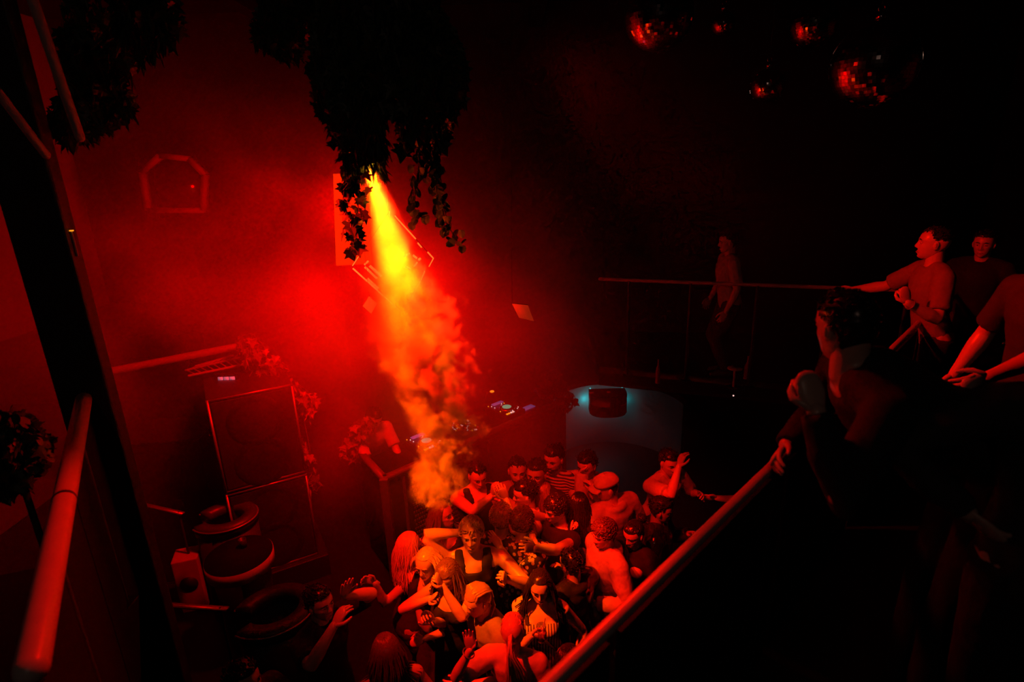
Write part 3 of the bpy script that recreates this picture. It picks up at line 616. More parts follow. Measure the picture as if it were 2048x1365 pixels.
HZ = [.115, .112, .105, .096, .085, .07, .055, .038, .028, .02, .012, .004, -.004, -.012, -.02, -.028, -.036, -.044, -.052, -.058, -.064, -.07, -.076, -.083, -.09, -.098, -.106, -.113, -.118]
HW = np.interp(HZ, [-.118, -.11, -.095, -.075, -.05, -.02, .02, .055, .085, .105, .115], [.008, .028, .044, .056, .064, .071, .075, .071, .057, .036, .006])
HFY = np.interp(HZ, [-.118, -.11, -.09, -.07, -.045, -.02, 0, .028, .055, .085, .105, .115], [.055, .072, .083, .085, .087, .088, .087, .093, .089, .071, .046, .006])
HBY = np.interp(HZ, [-.118, -.11, -.095, -.075, -.05, -.02, .02, .055, .085, .105, .115], [.0, -.01, .01, .035, .062, .088, .1, .097, .079, .05, .006])
HN = 72
def head_grid(inflate=0., face=True, fem=0.):
    a = np.linspace(0, 2*math.pi, HN, endpoint=False); a = a-.55*np.sin(a)*.55      # a=0 is straight ahead, denser in front
    P = np.zeros((len(HZ), HN, 3))
    for i, z in enumerate(HZ):
        cx, sx = np.cos(a), np.sin(a); w = HW[i]*(1-.05*fem*(z < -.02)); p = .88
        x = np.sign(sx)*np.abs(sx)**p*w; y = np.sign(cx)*np.abs(cx)**p*np.where(cx > 0, HFY[i], HBY[i])
        if face:
            fr = np.clip(cx*1.6-.2, 0, 1); g = lambda x0, sxx, z0, sz: np.exp(-((x-x0)/sxx)**2-((z-z0)/sz)**2)
            nose = np.interp(z, [-.05, -.043, -.034, -.02, .0, .018, .03], [0, .008, .026, .023, .013, .004, 0])
            y = y+fr*(nose*np.exp(-(x/(.010+.004*(z < -.024)))**2)+.006*g(.014, .006, -.038, .007)+.006*g(-.014, .006, -.038, .007)
                -.013*g(.031, .015, .002, .010)-.013*g(-.031, .015, .002, .010)+.005*g(.03, .022, .022, .008)+.005*g(-.03, .022, .022, .008)
                +.008*g(0, .020, -.064, .006)+.008*g(0, .017, -.077, .006)-.006*g(0, .024, -.0705, .003)+.007*g(0, .018, -.102, .011)+.004*g(.044, .016, -.022, .016)+.004*g(-.044, .016, -.022, .016)-.005*g(0, .02, -.088, .005))
        P[i, :, 0] = x; P[i, :, 1] = y; P[i, :, 2] = z
    if inflate: P = P*(1+inflate/.09)
    return P
def hair_mask(x, y, z, style):
    """True where hair grows: above the forehead line, beside the temples, down to the nape."""
    if y > .035: return z > .066-.25*max(0, .05-abs(x))*0-.25*(abs(x) > .058)*.03
    if y > .0: return z > .03
    if y > -.03: return z > -.005
    return z > (-.075 if style != 'short' else -.06)

def person(label, px=None, hz=None, h=1.72, yaw=0., hyaw=0., pitch=12., tilt=0., floor=0., sex='m', lean=.04, slean=0., hands=(None, None), curl=('relax', 'relax'), pole=(None, None), fdir=(None, None), palm=(None, None),
           hair=('short', 'hair_k'), top='tee', topm='c_black', legs='trousers', legm='c_jean', skin='skin', at_pos=None, beard=False, extra=None, shoemat='shoe', tw=1., group=None, dress_len=.1):
    hs = h/1.75; hz = (.935*h-.10*pitch/60*.3) if hz is None else hz
    Hc = np.asarray(at_pos, float) if at_pos is not None else onz(px[0], px[1], floor+hz)
    y = rad(yaw); F = V(math.sin(y), -math.cos(y), 0); S = V(math.cos(y), math.sin(y), 0); Z = V(0, 0, 1)
    hy = rad(yaw+hyaw); F0 = V(math.sin(hy), -math.cos(hy), 0); S0 = V(math.cos(hy), math.sin(hy), 0); pt = rad(pitch); tl = rad(tilt)
    Fh = F0*math.cos(pt)-Z*math.sin(pt); Uh = F0*math.sin(pt)+Z*math.cos(pt); Sh = S0*math.cos(tl)+Uh*math.sin(tl); Uh = Uh*math.cos(tl)-S0*math.sin(tl)
    hx = np.array([Sh, Fh, Uh])*hs; HL = lambda p: Hc+np.asarray(p)@hx
    fem = 1. if sex == 'f' else 0.
    nb = Hc-F0*(.025+.07*math.sin(max(pt, 0)))*hs-Z*(.165-.03*math.sin(max(pt, 0)))*hs
    L2 = .30*h; lx = min(.97*L2, math.hypot(lean, slean)); pel = nb-F*lean-S*slean-Z*math.sqrt(max(.02, L2*L2-lx*lx)); up = unit(nb-pel)
    Ft = unit(F-up*np.dot(F, up)); St = unit(S-up*np.dot(S, up)-Ft*np.dot(S, Ft))
    base = V(pel[0], pel[1], floor)
    t = thing('person', label, 'person', base, group)
    ang = np.linspace(0, 2*math.pi, 20, endpoint=False)
    def ring(u, w, d, e=0., off=0.):         # u along the spine in units of h (0 hip .. .30 neck base)
        c = pel+up*(u*h)+Ft*(off*h+.018*h*math.sin(max(0, min(1, u/.3))*math.pi))
        return c+np.outer(np.cos(ang), St)*(w*h*tw+e)+np.outer(np.sin(ang), Ft)*(d*h*tw+e)
    WU = [-.075, -.04, 0, .06, .11, .16, .21, .25, .275, .295, .315]
    WW = [[.060, .088, .097, .088, .079, .085, .097, .105, .098, .070, .040], [.062, .094, .102, .086, .069, .074, .083, .088, .083, .058, .034]][int(fem)]
    WD = [[.045, .062, .066, .060, .056, .060, .066, .066, .058, .045, .034], [.046, .064, .068, .056, .047, .052, .060, .060, .052, .040, .030]][int(fem)]
    tor = lambda us, e: [ring(u, np.interp(u, WU, WW), np.interp(u, WU, WD), e) for u in us]
    cov = top in ('tee', 'long', 'jacket', 'sleeveless'); sr = .72 if cov else 1.; body = MB(); body.rings(tor(WU, -.012 if cov else 0)); body.tube([pel+up*.29*h, nb+up*.0, HL((0, -.02, -.05))], [.042*h, .034*h*(1-.08*fem), .033*h*(1-.1*fem)], 12)
    sw = (.105-.012*fem)*h*tw; sh = [pel+up*.268*h+St*s*sw+Ft*.006*h for s in (-1, 1)]       # 0: right, 1: left arm
    if fem:
        for s in (-1, 1): body.ell(pel+up*.215*h+St*s*.042*h+Ft*.058*h, (.036*h, .034*h, .036*h), (St, Ft, up))
    arms = []; ua, fa = .172*h, .150*h
    for k, s in enumerate((-1, 1)):
        g = hands[k]
        if g is None: tgt = sh[k]+St*s*.09*h-Z*.29*h+F*.05*h
        elif len(g) == 4: tgt = sh[k]+F*g[0]*h+S*s*g[1]*h+Z*g[2]*h          # local: forward, outward, up, 0
        else: tgt = at(g[0], g[1], sh[k][1]+g[2])
        v = tgt-sh[k]; d = min(np.linalg.norm(v), (ua+fa)*.985); dr = unit(v); d = max(d, .12*h)
        po = pole[k]; po = (-Z*.8+S*s*.6-F*.35) if po is None else F*po[0]+S*s*po[1]+Z*po[2]
        ca = (ua*ua+d*d-fa*fa)/(2*ua*d); ca = max(-1, min(1, ca)); pp = unit(po-dr*np.dot(po, dr))
        el = sh[k]+dr*ua*ca+pp*ua*math.sqrt(1-ca*ca); wr = sh[k]+dr*d; arms.append((sh[k], el, wr))
        m_ = 1-.16*fem
        body.tube([pel+up*.288*h+St*s*.035*h, pel+up*.281*h+St*s*.07*h, sh[k]], [.030*h*sr, .030*h*sr, .031*h*sr], 10); body.tube([sh[k]-St*s*.03*h, sh[k], sh[k]*.6+el*.4, el*.9+sh[k]*.1, el, el*.72+wr*.28, el*.25+wr*.75, wr], [r*h*m_*q_ for r, q_ in zip((.033, .0335, .030, .0255, .025, .0265, .019, .0165), (sr, sr, .82, .98, 1, 1, 1, 1) if top in ('tee', 'sleeveless') else (.72, .72, .74, .74, .74, .76, .82, 1) if cov else (1,)*8)], 12)
    lg = []
    for s in (-1, 1):
        hp = pel-Z*.02*h+S*s*.052*h; st = RNG.normal(0, .02, 2); an = V(pel[0], pel[1], floor+.085)+S*s*(.075+st[0]*.5)+F*(st[1]+lean*.25)
        v = an-hp; d = np.linalg.norm(v); l1 = l2 = max(.243*h, d*.5*1.002); ca = d/2/l1; pp = unit(F-unit(v)*np.dot(F, unit(v))); kn = hp+v*.5+pp*l1*math.sqrt(max(0, 1-ca*ca)); lg.append((hp, kn, an))
        body.tube([hp+Z*.02*h, hp*.75+kn*.25, kn, kn*.7+an*.3, an*.9+kn*.1, an], [r*h for r in (.056, .049, .034, .033, .022, .021)], 12)
        body.tube([an-Z*.04-F*.02, an-Z*.055+F*.07, an-Z*.06+F*.135], [.036, .032, .024], 10, flat=.9)
    vv, ff = remesh(body, .0095*max(hs, .9), 4)
    mb = MB(); mb.add(vv, ff, 0)
    # head with a face
    G = head_grid(0, True, fem); G[:, :, 1] += 0
    R_ = [HL(G[i]) for i in range(len(HZ))]
    o0 = mb.n; mb.rings(R_[::-1] if False else R_, 0)
    for s in (-1, 1):
        mb.ell(HL((s*.0305, .0735, .002)), (.0125*hs,)*3, None, 10, 7, 4); mb.ell(HL((s*.0305, .0835, .001)), (.0055*hs, .0032*hs, .0055*hs), (Sh, Fh, Uh), 8, 5, 1); mb.tube([HL((s*.017, .080, .006)), HL((s*.031, .0865, .0115)), HL((s*.045, .078, .006))], [.002*hs, .0042*hs, .002*hs], 6, 0)
        mb.tube([HL((s*.012, .093, .021)), HL((s*.03, .094, .027)), HL((s*.047, .084, .022))], [.0028*hs, .0042*hs, .0022*hs], 6, 2)
        mb.ell(HL((s*.0755, -.004, -.008)), (.008*hs, .020*hs, .032*hs), (Sh*1., unit(Fh-Uh*.25), Uh), 10, 8, 0); mb.ell(HL((s*.083, .0, -.006)), (.003*hs, .010*hs, .018*hs), (Sh, Fh, Uh), 8, 6, 0)
    mb.tube([HL((-.022, .084, -.070)), HL((0, .0935, -.0705)), HL((.022, .084, -.070))], [.003*hs, .0052*hs, .003*hs], 6, 3, flat=.9)
    # hands
    for k, s in enumerate((-1, 1)):
        a_, e_, w_ = arms[k]; f = unit(w_-e_) if fdir[k] is None else unit(F*fdir[k][0]+S*s*fdir[k][1]+Z*fdir[k][2])
        pn = (-S*s*.8-Z*.3+F*.1) if palm[k] is None else F*palm[k][0]+S*s*palm[k][1]+Z*palm[k][2]
        pn = unit(pn-f*np.dot(pn, f)); sd = np.cross(f, pn)
        if np.dot(sd, (F+Z*.6)) < 0: sd = -sd                                          # thumb side: forward or up
        cu = {'relax': .45, 'fist': 1.35, 'open': .08, 'point': 1.3, 'grip': .95}[curl[k]]; q = hs*(1-.08*fem)
        wr = w_-f*.005
        mb.tube([wr-f*.02, wr+f*.02*q, wr+f*.055*q, wr+f*.088*q], [.019*q, .031*q, .040*q, .038*q], 12, 0, flat=.36, side=sd)
        for j, (ln, o) in enumerate(((.074, .030), (.082, .010), (.077, -.010), (.060, -.029))):
            b = wr+f*(.085-.004*abs(j-1.2))*q+sd*o*q; c2 = .06 if (curl[k] == 'point' and j == 0) else cu*(1+.06*j); pts = [b-f*.018*q, b]; dv = unit(f+sd*o*(3.2 if curl[k] == 'open' else 1.2)); an_ = .0; p = b
            for m in range(3):
                an_ += c2*(.7, 1.0, .75)[m]; dq = unit(dv*math.cos(an_)+pn*math.sin(an_)); p = p+dq*ln*(.44, .31, .25)[m]*q; pts.append(p)
            mb.tube(pts, [r*q for r in (.0098, .0095, .0086, .0078, .0062)], 7, 0)
        tb = wr+f*.028*q+sd*.026*q; t1 = tb+unit(f*.7+sd*.75+pn*.3)*.036*q; t2 = t1+unit(f*.95+sd*(.3 if cu < 1 else -.25)+pn*.35*(1+cu))*.030*q; t3 = t2+unit(f*.95+sd*(.1 if cu < 1 else -.6)+pn*.3)*.024*q
        mb.tube([tb-f*.012*q-sd*.01*q, tb, t1, t2, t3], [r*q for r in (.013, .0145, .0115, .0098, .007)], 8, 0)
    link('body', mb.mesh('body'), [M[skin], M['eye'], M[hair[1]], M['lip'], M['eyewhite']], t)
    # clothes
    def garment(name, m_, mb2, vox=.013, noise=.0015):
        v2, f2 = remesh(mb2, vox, 3, noise); return link(name, MB().add(v2, f2), M[m_], t)
    if top:
        g = MB(); e = .012 if top in ('tee', 'long', 'tank', 'dress', 'strapless') else .03
        hem = {'dress': -.03, 'tank': -.06, 'strapless': -.06}.get(top, -.075)
        hi = .25 if top == 'tank' else .235 if top in ('tank', 'dress', 'strapless') else .303
        us = [u for u in np.linspace(hem, hi, 9)]; g.rings(tor(us, e))
        if fem and hi < .3:
            for s in (-1, 1): g.ell(pel+up*.212*h+St*s*.042*h+Ft*.058*h, (.040*h, .040*h, .038*h), (St, Ft, up))
        if top == 'dress':
            c = lambda u: pel-Z*u*h; g.rings([c(u)+np.outer(np.cos(ang), S)*w*h+np.outer(np.sin(ang), F)*d*h for u, w, d in ((.0, .108, .078), (.08, .112, .088), (.16, .12, .10), (.16+dress_len, .128, .11))])
        if top in ('tank', 'dress'):
            ww = .03*h if top == 'tank' else .014*h
            for s in (-1, 1):
                x = (.055 if top == 'tank' else .062)*h
                g.tube([pel+up*.22*h+St*s*x+Ft*.075*h, pel+up*.275*h+St*s*x+Ft*.062*h, pel+up*.306*h+St*s*x*1.02+Ft*.01*h, pel+up*.28*h+St*s*x-Ft*.042*h, pel+up*.22*h+St*s*x-Ft*.05*h], [ww*.8]*5, 8, flat=.55 if top == 'tank' else .8, side=St)
        if top in ('tee', 'long', 'jacket', 'sleeveless'):
            for k, s in enumerate((-1, 1)):
                a_, el, wr = arms[k]
                if top == 'sleeveless': g.ell(a_-St*s*.01*h, (.05*h, .05*h, .045*h), (St, Ft, up)); continue
                g.ell(a_, (.036*h+e*.8,)*3); g.tube([pel+up*.290*h+St*s*.038*h, pel+up*.283*h+St*s*.07*h, a_], [.032*h+e*.7, .032*h+e*.8, .034*h+e*.8], 10)
                if top == 'tee': g.tube([a_, a_*.5+el*.5, a_*.2+el*.8], [.036*h+e*.8, .035*h+e*.9, .035*h+e], 12, round_ends=False)
                else: g.tube([a_, a_*.5+el*.5, el, el*.5+wr*.5, wr*.97+el*.03], [.038*h+e*.7, .034*h+e*.7, .030*h+e*.7, .027*h+e*.7, .021*h+e*.7], 12, round_ends=False)
        if top == 'jacket': g.tube([pel+up*.295*h-Ft*.01*h+np.cos(a)*St*.055*h+np.sin(a)*Ft*.05*h for a in np.linspace(0, 6.28, 15)], .022*h*.8, 8)
        nm = {'tee': 'shirt', 'long': 'shirt', 'tank': 'tank_top', 'dress': 'dress', 'jacket': 'jacket', 'strapless': 'top_garment', 'sleeveless': 'shirt'}[top]
        garment(nm, topm, g)
    if legs == 'trousers':
        g = MB(); g.rings(tor([-.08, -.05, -.01, .04, .07, .085], .008))
        for hp, kn, an in lg: g.tube([hp+Z*.02*h, hp*.7+kn*.3, kn, kn*.5+an*.5, an+Z*.0], [r*h for r in (.062, .056, .043, .040, .036)], 12, round_ends=False)
        garment('trousers', legm, g, .015, .0016)
    for hp, kn, an in lg:
        b = MB(); b.tube([an-Z*.035-F*.03, an-Z*.038+F*.04, an-Z*.048+F*.11, an-Z*.052+F*.155], [.044, .046, .041, .03], 12, flat=.95); b.tube([an-Z*.03, an+Z*.03], [.042, .038], 10)
        vs_, fs_ = remesh(b, .012, 2); vs_[:, 2] = np.maximum(vs_[:, 2], floor+.001); link('shoe', MB().add(vs_, fs_), M[shoemat], t)
    # hair
    st, hm = hair; hmm = M[hm]
    def cap(infl, noise, fr, keep=None, style='short'):
        G = head_grid(infl, False); v = G.reshape(-1, 3).copy()
        nz = sum(np.sin(v@(RNG.normal(0, 1, 3)*fr)+RNG.random()*6.28) for _ in range(6))/6; v *= (1+noise*nz/.09)[:, None]
        mask = np.array([(hair_mask(x, y_, z, style) if keep is None else keep(x, y_, z)) for x, y_, z in head_grid(0, False).reshape(-1, 3)])
        mb3 = MB(); f = []; nr = len(HZ)
        for i in range(nr-1):
            for j in range(HN):
                k = (j+1) % HN; q = (i*HN+j, i*HN+k, (i+1)*HN+k, (i+1)*HN+j)
                if mask[list(q)].sum() >= 3: f.append(q)
        f.append(tuple(range(HN))); mb3.add(Hc+v@hx, f); return mb3
    def strands(mb3, n, length, a0, a1, r=.006, spread=.0, zr=(-.02, .09), fwd=0., wave=.01):
        for i in range(n):
            a = a0+(a1-a0)*(i+RNG.random())/n; el_ = RNG.uniform(*zr); i0 = int(np.argmin(np.abs(np.array(HZ)-el_))); w, bk = HW[i0], HBY[i0]
            p0 = V(math.sin(a)*w*.5, -math.cos(a)*bk*.5, .108); p1 = V(math.sin(a)*w*1.1, -math.cos(a)*(bk if math.cos(a) > 0 else HFY[i0]*.8)*1.1, el_)
            sf = lambda d_: d_/np.linalg.norm(d_/V(.082, .1 if d_[1] > 0 else .107, .121)); d0 = V(.03*math.sin(a), .07-.09*RNG.random()*max(0, math.cos(a)), .12); d3 = V(math.sin(a)*.08, -math.cos(a)*.1, el_); wB = HL(sf(d3)*1.02); pts = [HL(sf(d0)*.985), HL(sf(d0*.7+d3*.3)), HL(sf(d0*.35+d3*.65)*1.01), wB]; p = wB.copy(); outd = unit((wB-Hc)*V(1, 1, 0)+1e-4); L_ = length*RNG.uniform(.82, 1.05); ns = 6; ph = RNG.random()*6.28
            for m in range(ns):
                st_ = L_/ns; p = p-Z*st_+outd*(.012 if m < 3 else .002)+V(math.sin(ph+m*1.4), math.cos(ph+m*1.4), 0)*wave+F*fwd*st_
                c = p-nb; rr = math.hypot(np.dot(c, S)/(.112*h), np.dot(c, F)/(.068*h))       # keep outside the shoulders
                if p[2] < nb[2]-.02 and rr < 1 and rr > 1e-3: q = (c-Z*c[2])/rr; p = nb+q+Z*c[2]
                pts.append(p.copy())
            rs = [r*.6, r*.9, r, r*1.1]+[r*(1.1-.12*m) for m in range(ns)]; mb3.tube(pts, rs, 5, 0, flat=.7)
    if st in ('short', 'fade', 'curly', 'messy'):
        infl, nz, fr = {'short': (.008, .002, 90), 'fade': (.006, .0015, 80), 'curly': (.016, .006, 110), 'messy': (.012, .004, 95)}[st]
        hb = cap(infl, nz, fr, None if st != 'fade' else (lambda x, y_, z: (z > .035 if y_ < .03 else z > .07)), 'short')
        if st in ('curly', 'messy'):
            for i in range(420 if st == 'curly' else 330):
                a = RNG.uniform(0, 6.28); el_ = math.acos(RNG.uniform(-.15, 1)); d = V(math.sin(el_)*math.sin(a), math.sin(el_)*math.cos(a), math.cos(el_)); b = d*V(.082, .1, .1)+V(0, -.005, .022)
                if b[1] > .05 and b[2] < .06 or b[2] < -.03 and b[1] > -.03: continue
                tg_ = unit(np.cross(d, RNG.normal(0, 1, 3))); l = .03 if st == 'curly' else .04
                if st == 'curly': q = [b+tg_*math.cos(w)*.010+np.cross(d, tg_)*math.sin(w)*.010+d*w*.0025 for w in np.linspace(0, 7, 9)]
                else: q = [b-tg_*l*.5-d*.006, b-tg_*l*.2+d*.008, b+tg_*l*.25+d*.012, b+tg_*l*.6+d*.004]
                hb.tube([HL(x_) for x_ in q], .0042*hs, 4)
        else:
            nl = 330
            for i in range(nl):
                z = RNG.uniform(-.02, .114); a = RNG.uniform(0, 6.283); w = np.interp(-z, [-q for q in HZ], HW); fy = np.interp(-z, [-q for q in HZ], HFY if math.cos(a) > 0 else HBY)
                b = V(math.sin(a)*w, math.cos(a)*fy, z)
                if not hair_mask(b[0], b[1], b[2], 'short') or (st == 'fade' and z < .03): continue
                n_ = unit(b*V(1/.075**2, 1/.095**2, 1/.115**2)); tg_ = unit(V(.1*math.sin(a*3), -.9, .35)-n_*np.dot(V(.1*math.sin(a*3), -.9, .35), n_)+RNG.normal(0, .25, 3)); l = .022 if st == 'short' else .012
                q = [b+n_*infl*.6, b+n_*(infl+.002)+tg_*l*.5, b+n_*(infl+.001)+tg_*l, b+n_*(infl-.002)+tg_*l*1.5]; hb.tube([HL(x_) for x_ in q], [.0028*hs, .0042*hs, .0036*hs, .001*hs], 4, flat=.6)
    elif st in ('long', 'bob', 'longback'):
        hb = cap(.004, .001, 60, lambda x, y_, z: (z > .072 if y_ > .04 else z > .02 if y_ > .01 else z > -.08), 'long')
        n, L_ = {'long': (130, .30), 'bob': (110, .10), 'longback': (130, .36)}[st]
        strands(hb, n, L_*hs, rad(-112), rad(112), .0062*hs, wave=.004); strands(hb, n//2, L_*.9*hs, rad(-100), rad(100), .008*hs, zr=(.0, .06), wave=.006)
    elif st in ('pony', 'bun', 'braids'):
        hb = cap(.004, .001, 60, None, 'long')
        if st == 'braids':
            for i in range(9):
                x = -.06+.015*i; q = [V(x*1.02, .062-abs(x)*.35, .082-abs(x)*.35), V(x*1.1, .02, .113-abs(x)*.28), V(x*1.05, -.045, .098-abs(x)*.3), V(x*.8, -.09, .04), V(x*.55, -.09, -.03)]
                hb.tube([HL(p_*1.04) for p_ in q], .0085*hs, 6)
            for i in range(7):
                x = -.05+.016*i; p0 = HL(V(x*.6, -.092, -.02)); sg = 1 if x > 0 else -1; pts = [p0, p0-Z*.06+S0*sg*.03, p0-Z*.12+F0*.05+S0*sg*.05, p0-Z*.2+F0*.09+S0*sg*.05]; hb.tube(pts, [.006, .007, .006, .005], 6)
        else:
            for i in range(46):
                a = RNG.uniform(-2.4, 2.4); q = [V(math.sin(a)*.07, math.cos(a)*.07+.0, .06+.03*math.cos(a)), V(math.sin(a)*.06, math.cos(a)*.03-.02, .095), V(math.sin(a)*.02, -.09, .05)]
                d = [unit(p_*V(1/.08, 1/.1, 1/.112)) for p_ in q]; hb.tube([HL(x_*V(.085, .105, .123)) for x_ in d], .005*hs, 5)
            kp = V(0, -.115, .045)
            if st == 'bun': hb.ell(HL(kp+V(0, -.012, .03)), (.042*hs, .038*hs, .036*hs), None, 14, 9); [hb.tube([HL(kp+V(0, -.012, .03)+V(math.cos(w+i)*.04, math.sin(w*1.3+i)*.036, math.sin(w+i)*.036)) for w in np.linspace(0, 4, 7)], .006*hs, 5) for i in range(8)]
            else:
                for i in range(34):
                    o = RNG.normal(0, .012, 3)*hs; b = HL(kp)+o*.4; sg = RNG.normal(0, .02); L_ = RNG.uniform(.30, .44)*hs
                    hb.tube([HL(V(0, -.08, .055))+o*.6, b-F0*.025, b-F0*.045-Z*.07+S0*sg*.5, b-F0*.04-Z*L_*.55+S0*(sg*1.6-.02), b-F0*.02-Z*L_+S0*(sg*2.2-.035)], [.005, .0085, .0085, .007, .003], 5)
                tie = MB().ell(HL(kp+V(0, -.012, 0)), (.02*hs, .016*hs, .02*hs)); link('hair_tie', tie, M['c_dark'], t)
    elif st == 'cap':
        hb = cap(.004, .001, 60, None, 'short')
        cm = cap(.014, .0, 50, lambda x, y_, z: z > .035); vis = []
        for r_ in np.linspace(0, 1, 5): vis.append([HL(V(x_, .075+.085*r_*math.sqrt(max(0, 1-(x_/.085)**2)), .045-.012*r_-1.6*x_*x_*(1+r_))) for x_ in np.linspace(-.078, .078, 13)])
        co = link('cap_crown', cm, M['cap_cloth'], t); so = co.modifiers.new('s', 'SOLIDIFY'); so.thickness = .004
        vb = MB(); vb.rings(vis, cap=False, closed=False); vo = link('cap_visor', vb, M['cap_cloth'], t); so = vo.modifiers.new('s', 'SOLIDIFY'); so.thickness = .004
        link('cap_button', MB().ell(HL((0, -.0, .134)), (.009*hs,)*3, None, 8, 6), M['cap_cloth'], t)
    ho = link('hair', hb, hmm, t)
    if st in ('short', 'fade', 'cap'): s_ = ho.modifiers.new('s', 'SOLIDIFY'); s_.thickness = .006
    if beard:
        bm_ = cap(.006, .0015, 120, lambda x, y_, z: z < -.044 and y_ > -.03 and not (abs(x) < .02 and z > -.062 and z < -.07) or (z < -.02 and abs(x) > .055 and y_ > -.02 and y_ < .05)); link('beard', bm_, hmm, t)
    if extra: extra(t, dict(HL=HL, Hc=Hc, F=F, S=S, Z=Z, arms=arms, pel=pel, up=up, h=h, Ft=Ft, St=St, hs=hs, Fh=Fh, Sh=Sh, Uh=Uh))
    return t, arms
def bracelet(k, n=2, m='trimm'):
    def f(t, d):
        a, e, w = d['arms'][k]; dr = unit(w-e)
        for i in range(n):
            c = w-dr*(.03+.018*i); s = unit(np.cross(dr, V(.3, .1, 1))); q = np.cross(dr, s)
            link('bracelet', MB().tube([c+s*math.cos(x)*.036+q*math.sin(x)*.036 for x in np.linspace(0, 6.2832, 17)], .004, 5), M[m], t)
    return f
def specs(t, d):
    HL = d['HL']; b = MB()
    for s in (-1, 1): b.tube([HL((s*.032+math.cos(a)*.024, .1, .001+math.sin(a)*.018)) for a in np.linspace(0, 6.283, 15)], .0018, 5); b.tube([HL((s*.056, .098, .004)), HL((s*.078, .03, .004)), HL((s*.078, -.02, -.004))], .0018, 5)
    link('spectacles', b, M['chrome'], t)
def shoulder_bag(t, d):
    P, up, h, St, Ft = d['pel'], d['up'], d['h'], d['St'], d['Ft']
    link('bag_strap', MB().tube([P+up*.04*h+St*.11*h+Ft*.05*h, P+up*.16*h+St*.03*h+Ft*.085*h, P+up*.25*h-St*.05*h+Ft*.078*h, P+up*.31*h-St*.07*h+Ft*.005*h, P+up*.24*h-St*.04*h-Ft*.075*h, P+up*.1*h+St*.05*h-Ft*.07*h], [.012]*6, 8, flat=.4), M['leather'], t)

pers = []
def add(*a, **k): r = person(*a, **k); pers.append(r); return r
# --- dancers, back row
add('short-haired man in black tank top clapping beside the perforated booth', (955, 950), h=1.78, yaw=20, pitch=16, top='tank', hair=('fade', 'hair_k'), hands=((985, 992, -.32), (1000, 990, -.3)), palm=((0, -1, 0), (0, -1, 0)), fdir=((.3, 0, 1), (.3, 0, 1)), curl=('relax', 'relax'), tw=1.08)
add('man in plain grey t-shirt with short dark hair, facing out behind clapping dancers', (1035, 941), h=1.80, yaw=5, pitch=2, top='tee', topm='c_mid', hair=('fade', 'hair_k'), beard=True)
add('man in profile with swept dark hair and bare pale shoulders, hands clapping', (1050, 988), h=1.74, yaw=-78, pitch=6, top='tee', topm='c_pale', hair=('short', 'hair_k'), hands=((1004, 1002, .02), (1012, 1000, -.02)), palm=((0, -1, 0), (0, -1, 0)), fdir=((.3, 0, 1), (.3, 0, 1)))
add('shadowed person in dark clothes between grey t-shirt man and striped jersey', (1073, 948), h=1.84, yaw=-20, pitch=-2, top='long', topm='c_black', hair=('short', 'hair_k'), skin='skin_d')
add('woman with straight smooth light hair seen from behind, beneath the striped jersey', (1084, 984), h=1.64, sex='f', yaw=168, pitch=-12, top='tee', topm='c_black', hair=('longback', 'hair_l'))
add('bearded dark-haired man in striped long-sleeved jersey', (1108, 917), h=1.84, yaw=-32, pitch=8, top='long', topm='stripe', hair=('short', 'hair_k'), beard=True, skin='skin', hands=((1150, 985, -.2), None))
add('man in pale open jacket holding a hand up to his mouth', (1174, 930), h=1.80, yaw=-32, hyaw=-4, pitch=10, top='jacket', topm='c_pale', hair=('short', 'hair_k'), beard=True, hands=((1163, 946, -.18), (1195, 985, -.15)), curl=('fist', 'relax'), fdir=((-.2, -.3, 1), None))
add('man in pale cap and pale hooded jacket turned away', (1214, 975), h=1.78, yaw=-150, hyaw=70, pitch=12, top='jacket', topm='c_pale', legm='c_dark', hair=('cap', 'hair_k'), tw=1.12)
add('curly-haired person in pale denim jacket and jeans in front of the cap wearer', (1208, 1068), h=1.66, yaw=-68, hyaw=5, pitch=8, top='jacket', topm='c_denim', legm='c_denim', hair=('curly', 'hair_b'), hands=((.05, .02, -.2, 0), (.12, .0, -.15, 0)))
add('woman with black hair in a bun looking down, dark clothes', (1268, 1068), h=1.62, sex='f', yaw=-50, pitch=14, top='long', topm='c_black', hair=('bun', 'hair_k'))
add('person in pale shirt reaching an arm out to touch another hand', (1338, 925), h=1.74, yaw=28, hyaw=-10, pitch=8, lean=.14, top='tee', topm='c_pale', legm='c_dark', hair=('short', 'hair_k'), hands=((1358, 934, -.2), (1398, 988, -.15)), pole=((0, .4, -1), None), skin='skin')
add('dancer in shiny black jacket under the reaching person', (1322, 1020), h=1.62, yaw=70, pitch=8, top='jacket', topm='c_shine', hair=('short', 'hair_k'), hands=((.12, .05, -.1, 0), (.16, -.02, -.05, 0)), skin='skin_d')
add('person at the rail stretching a bare arm towards the pale-shirted dancer', at_pos=V(2.38, 4.28, 1.58), h=1.70, yaw=-78, pitch=3, top='tee', topm='c_black', hair=('short', 'hair_k'), hands=((1414, 998, .12), None), pole=((0, .2, -1), None), curl=('open', 'relax'))
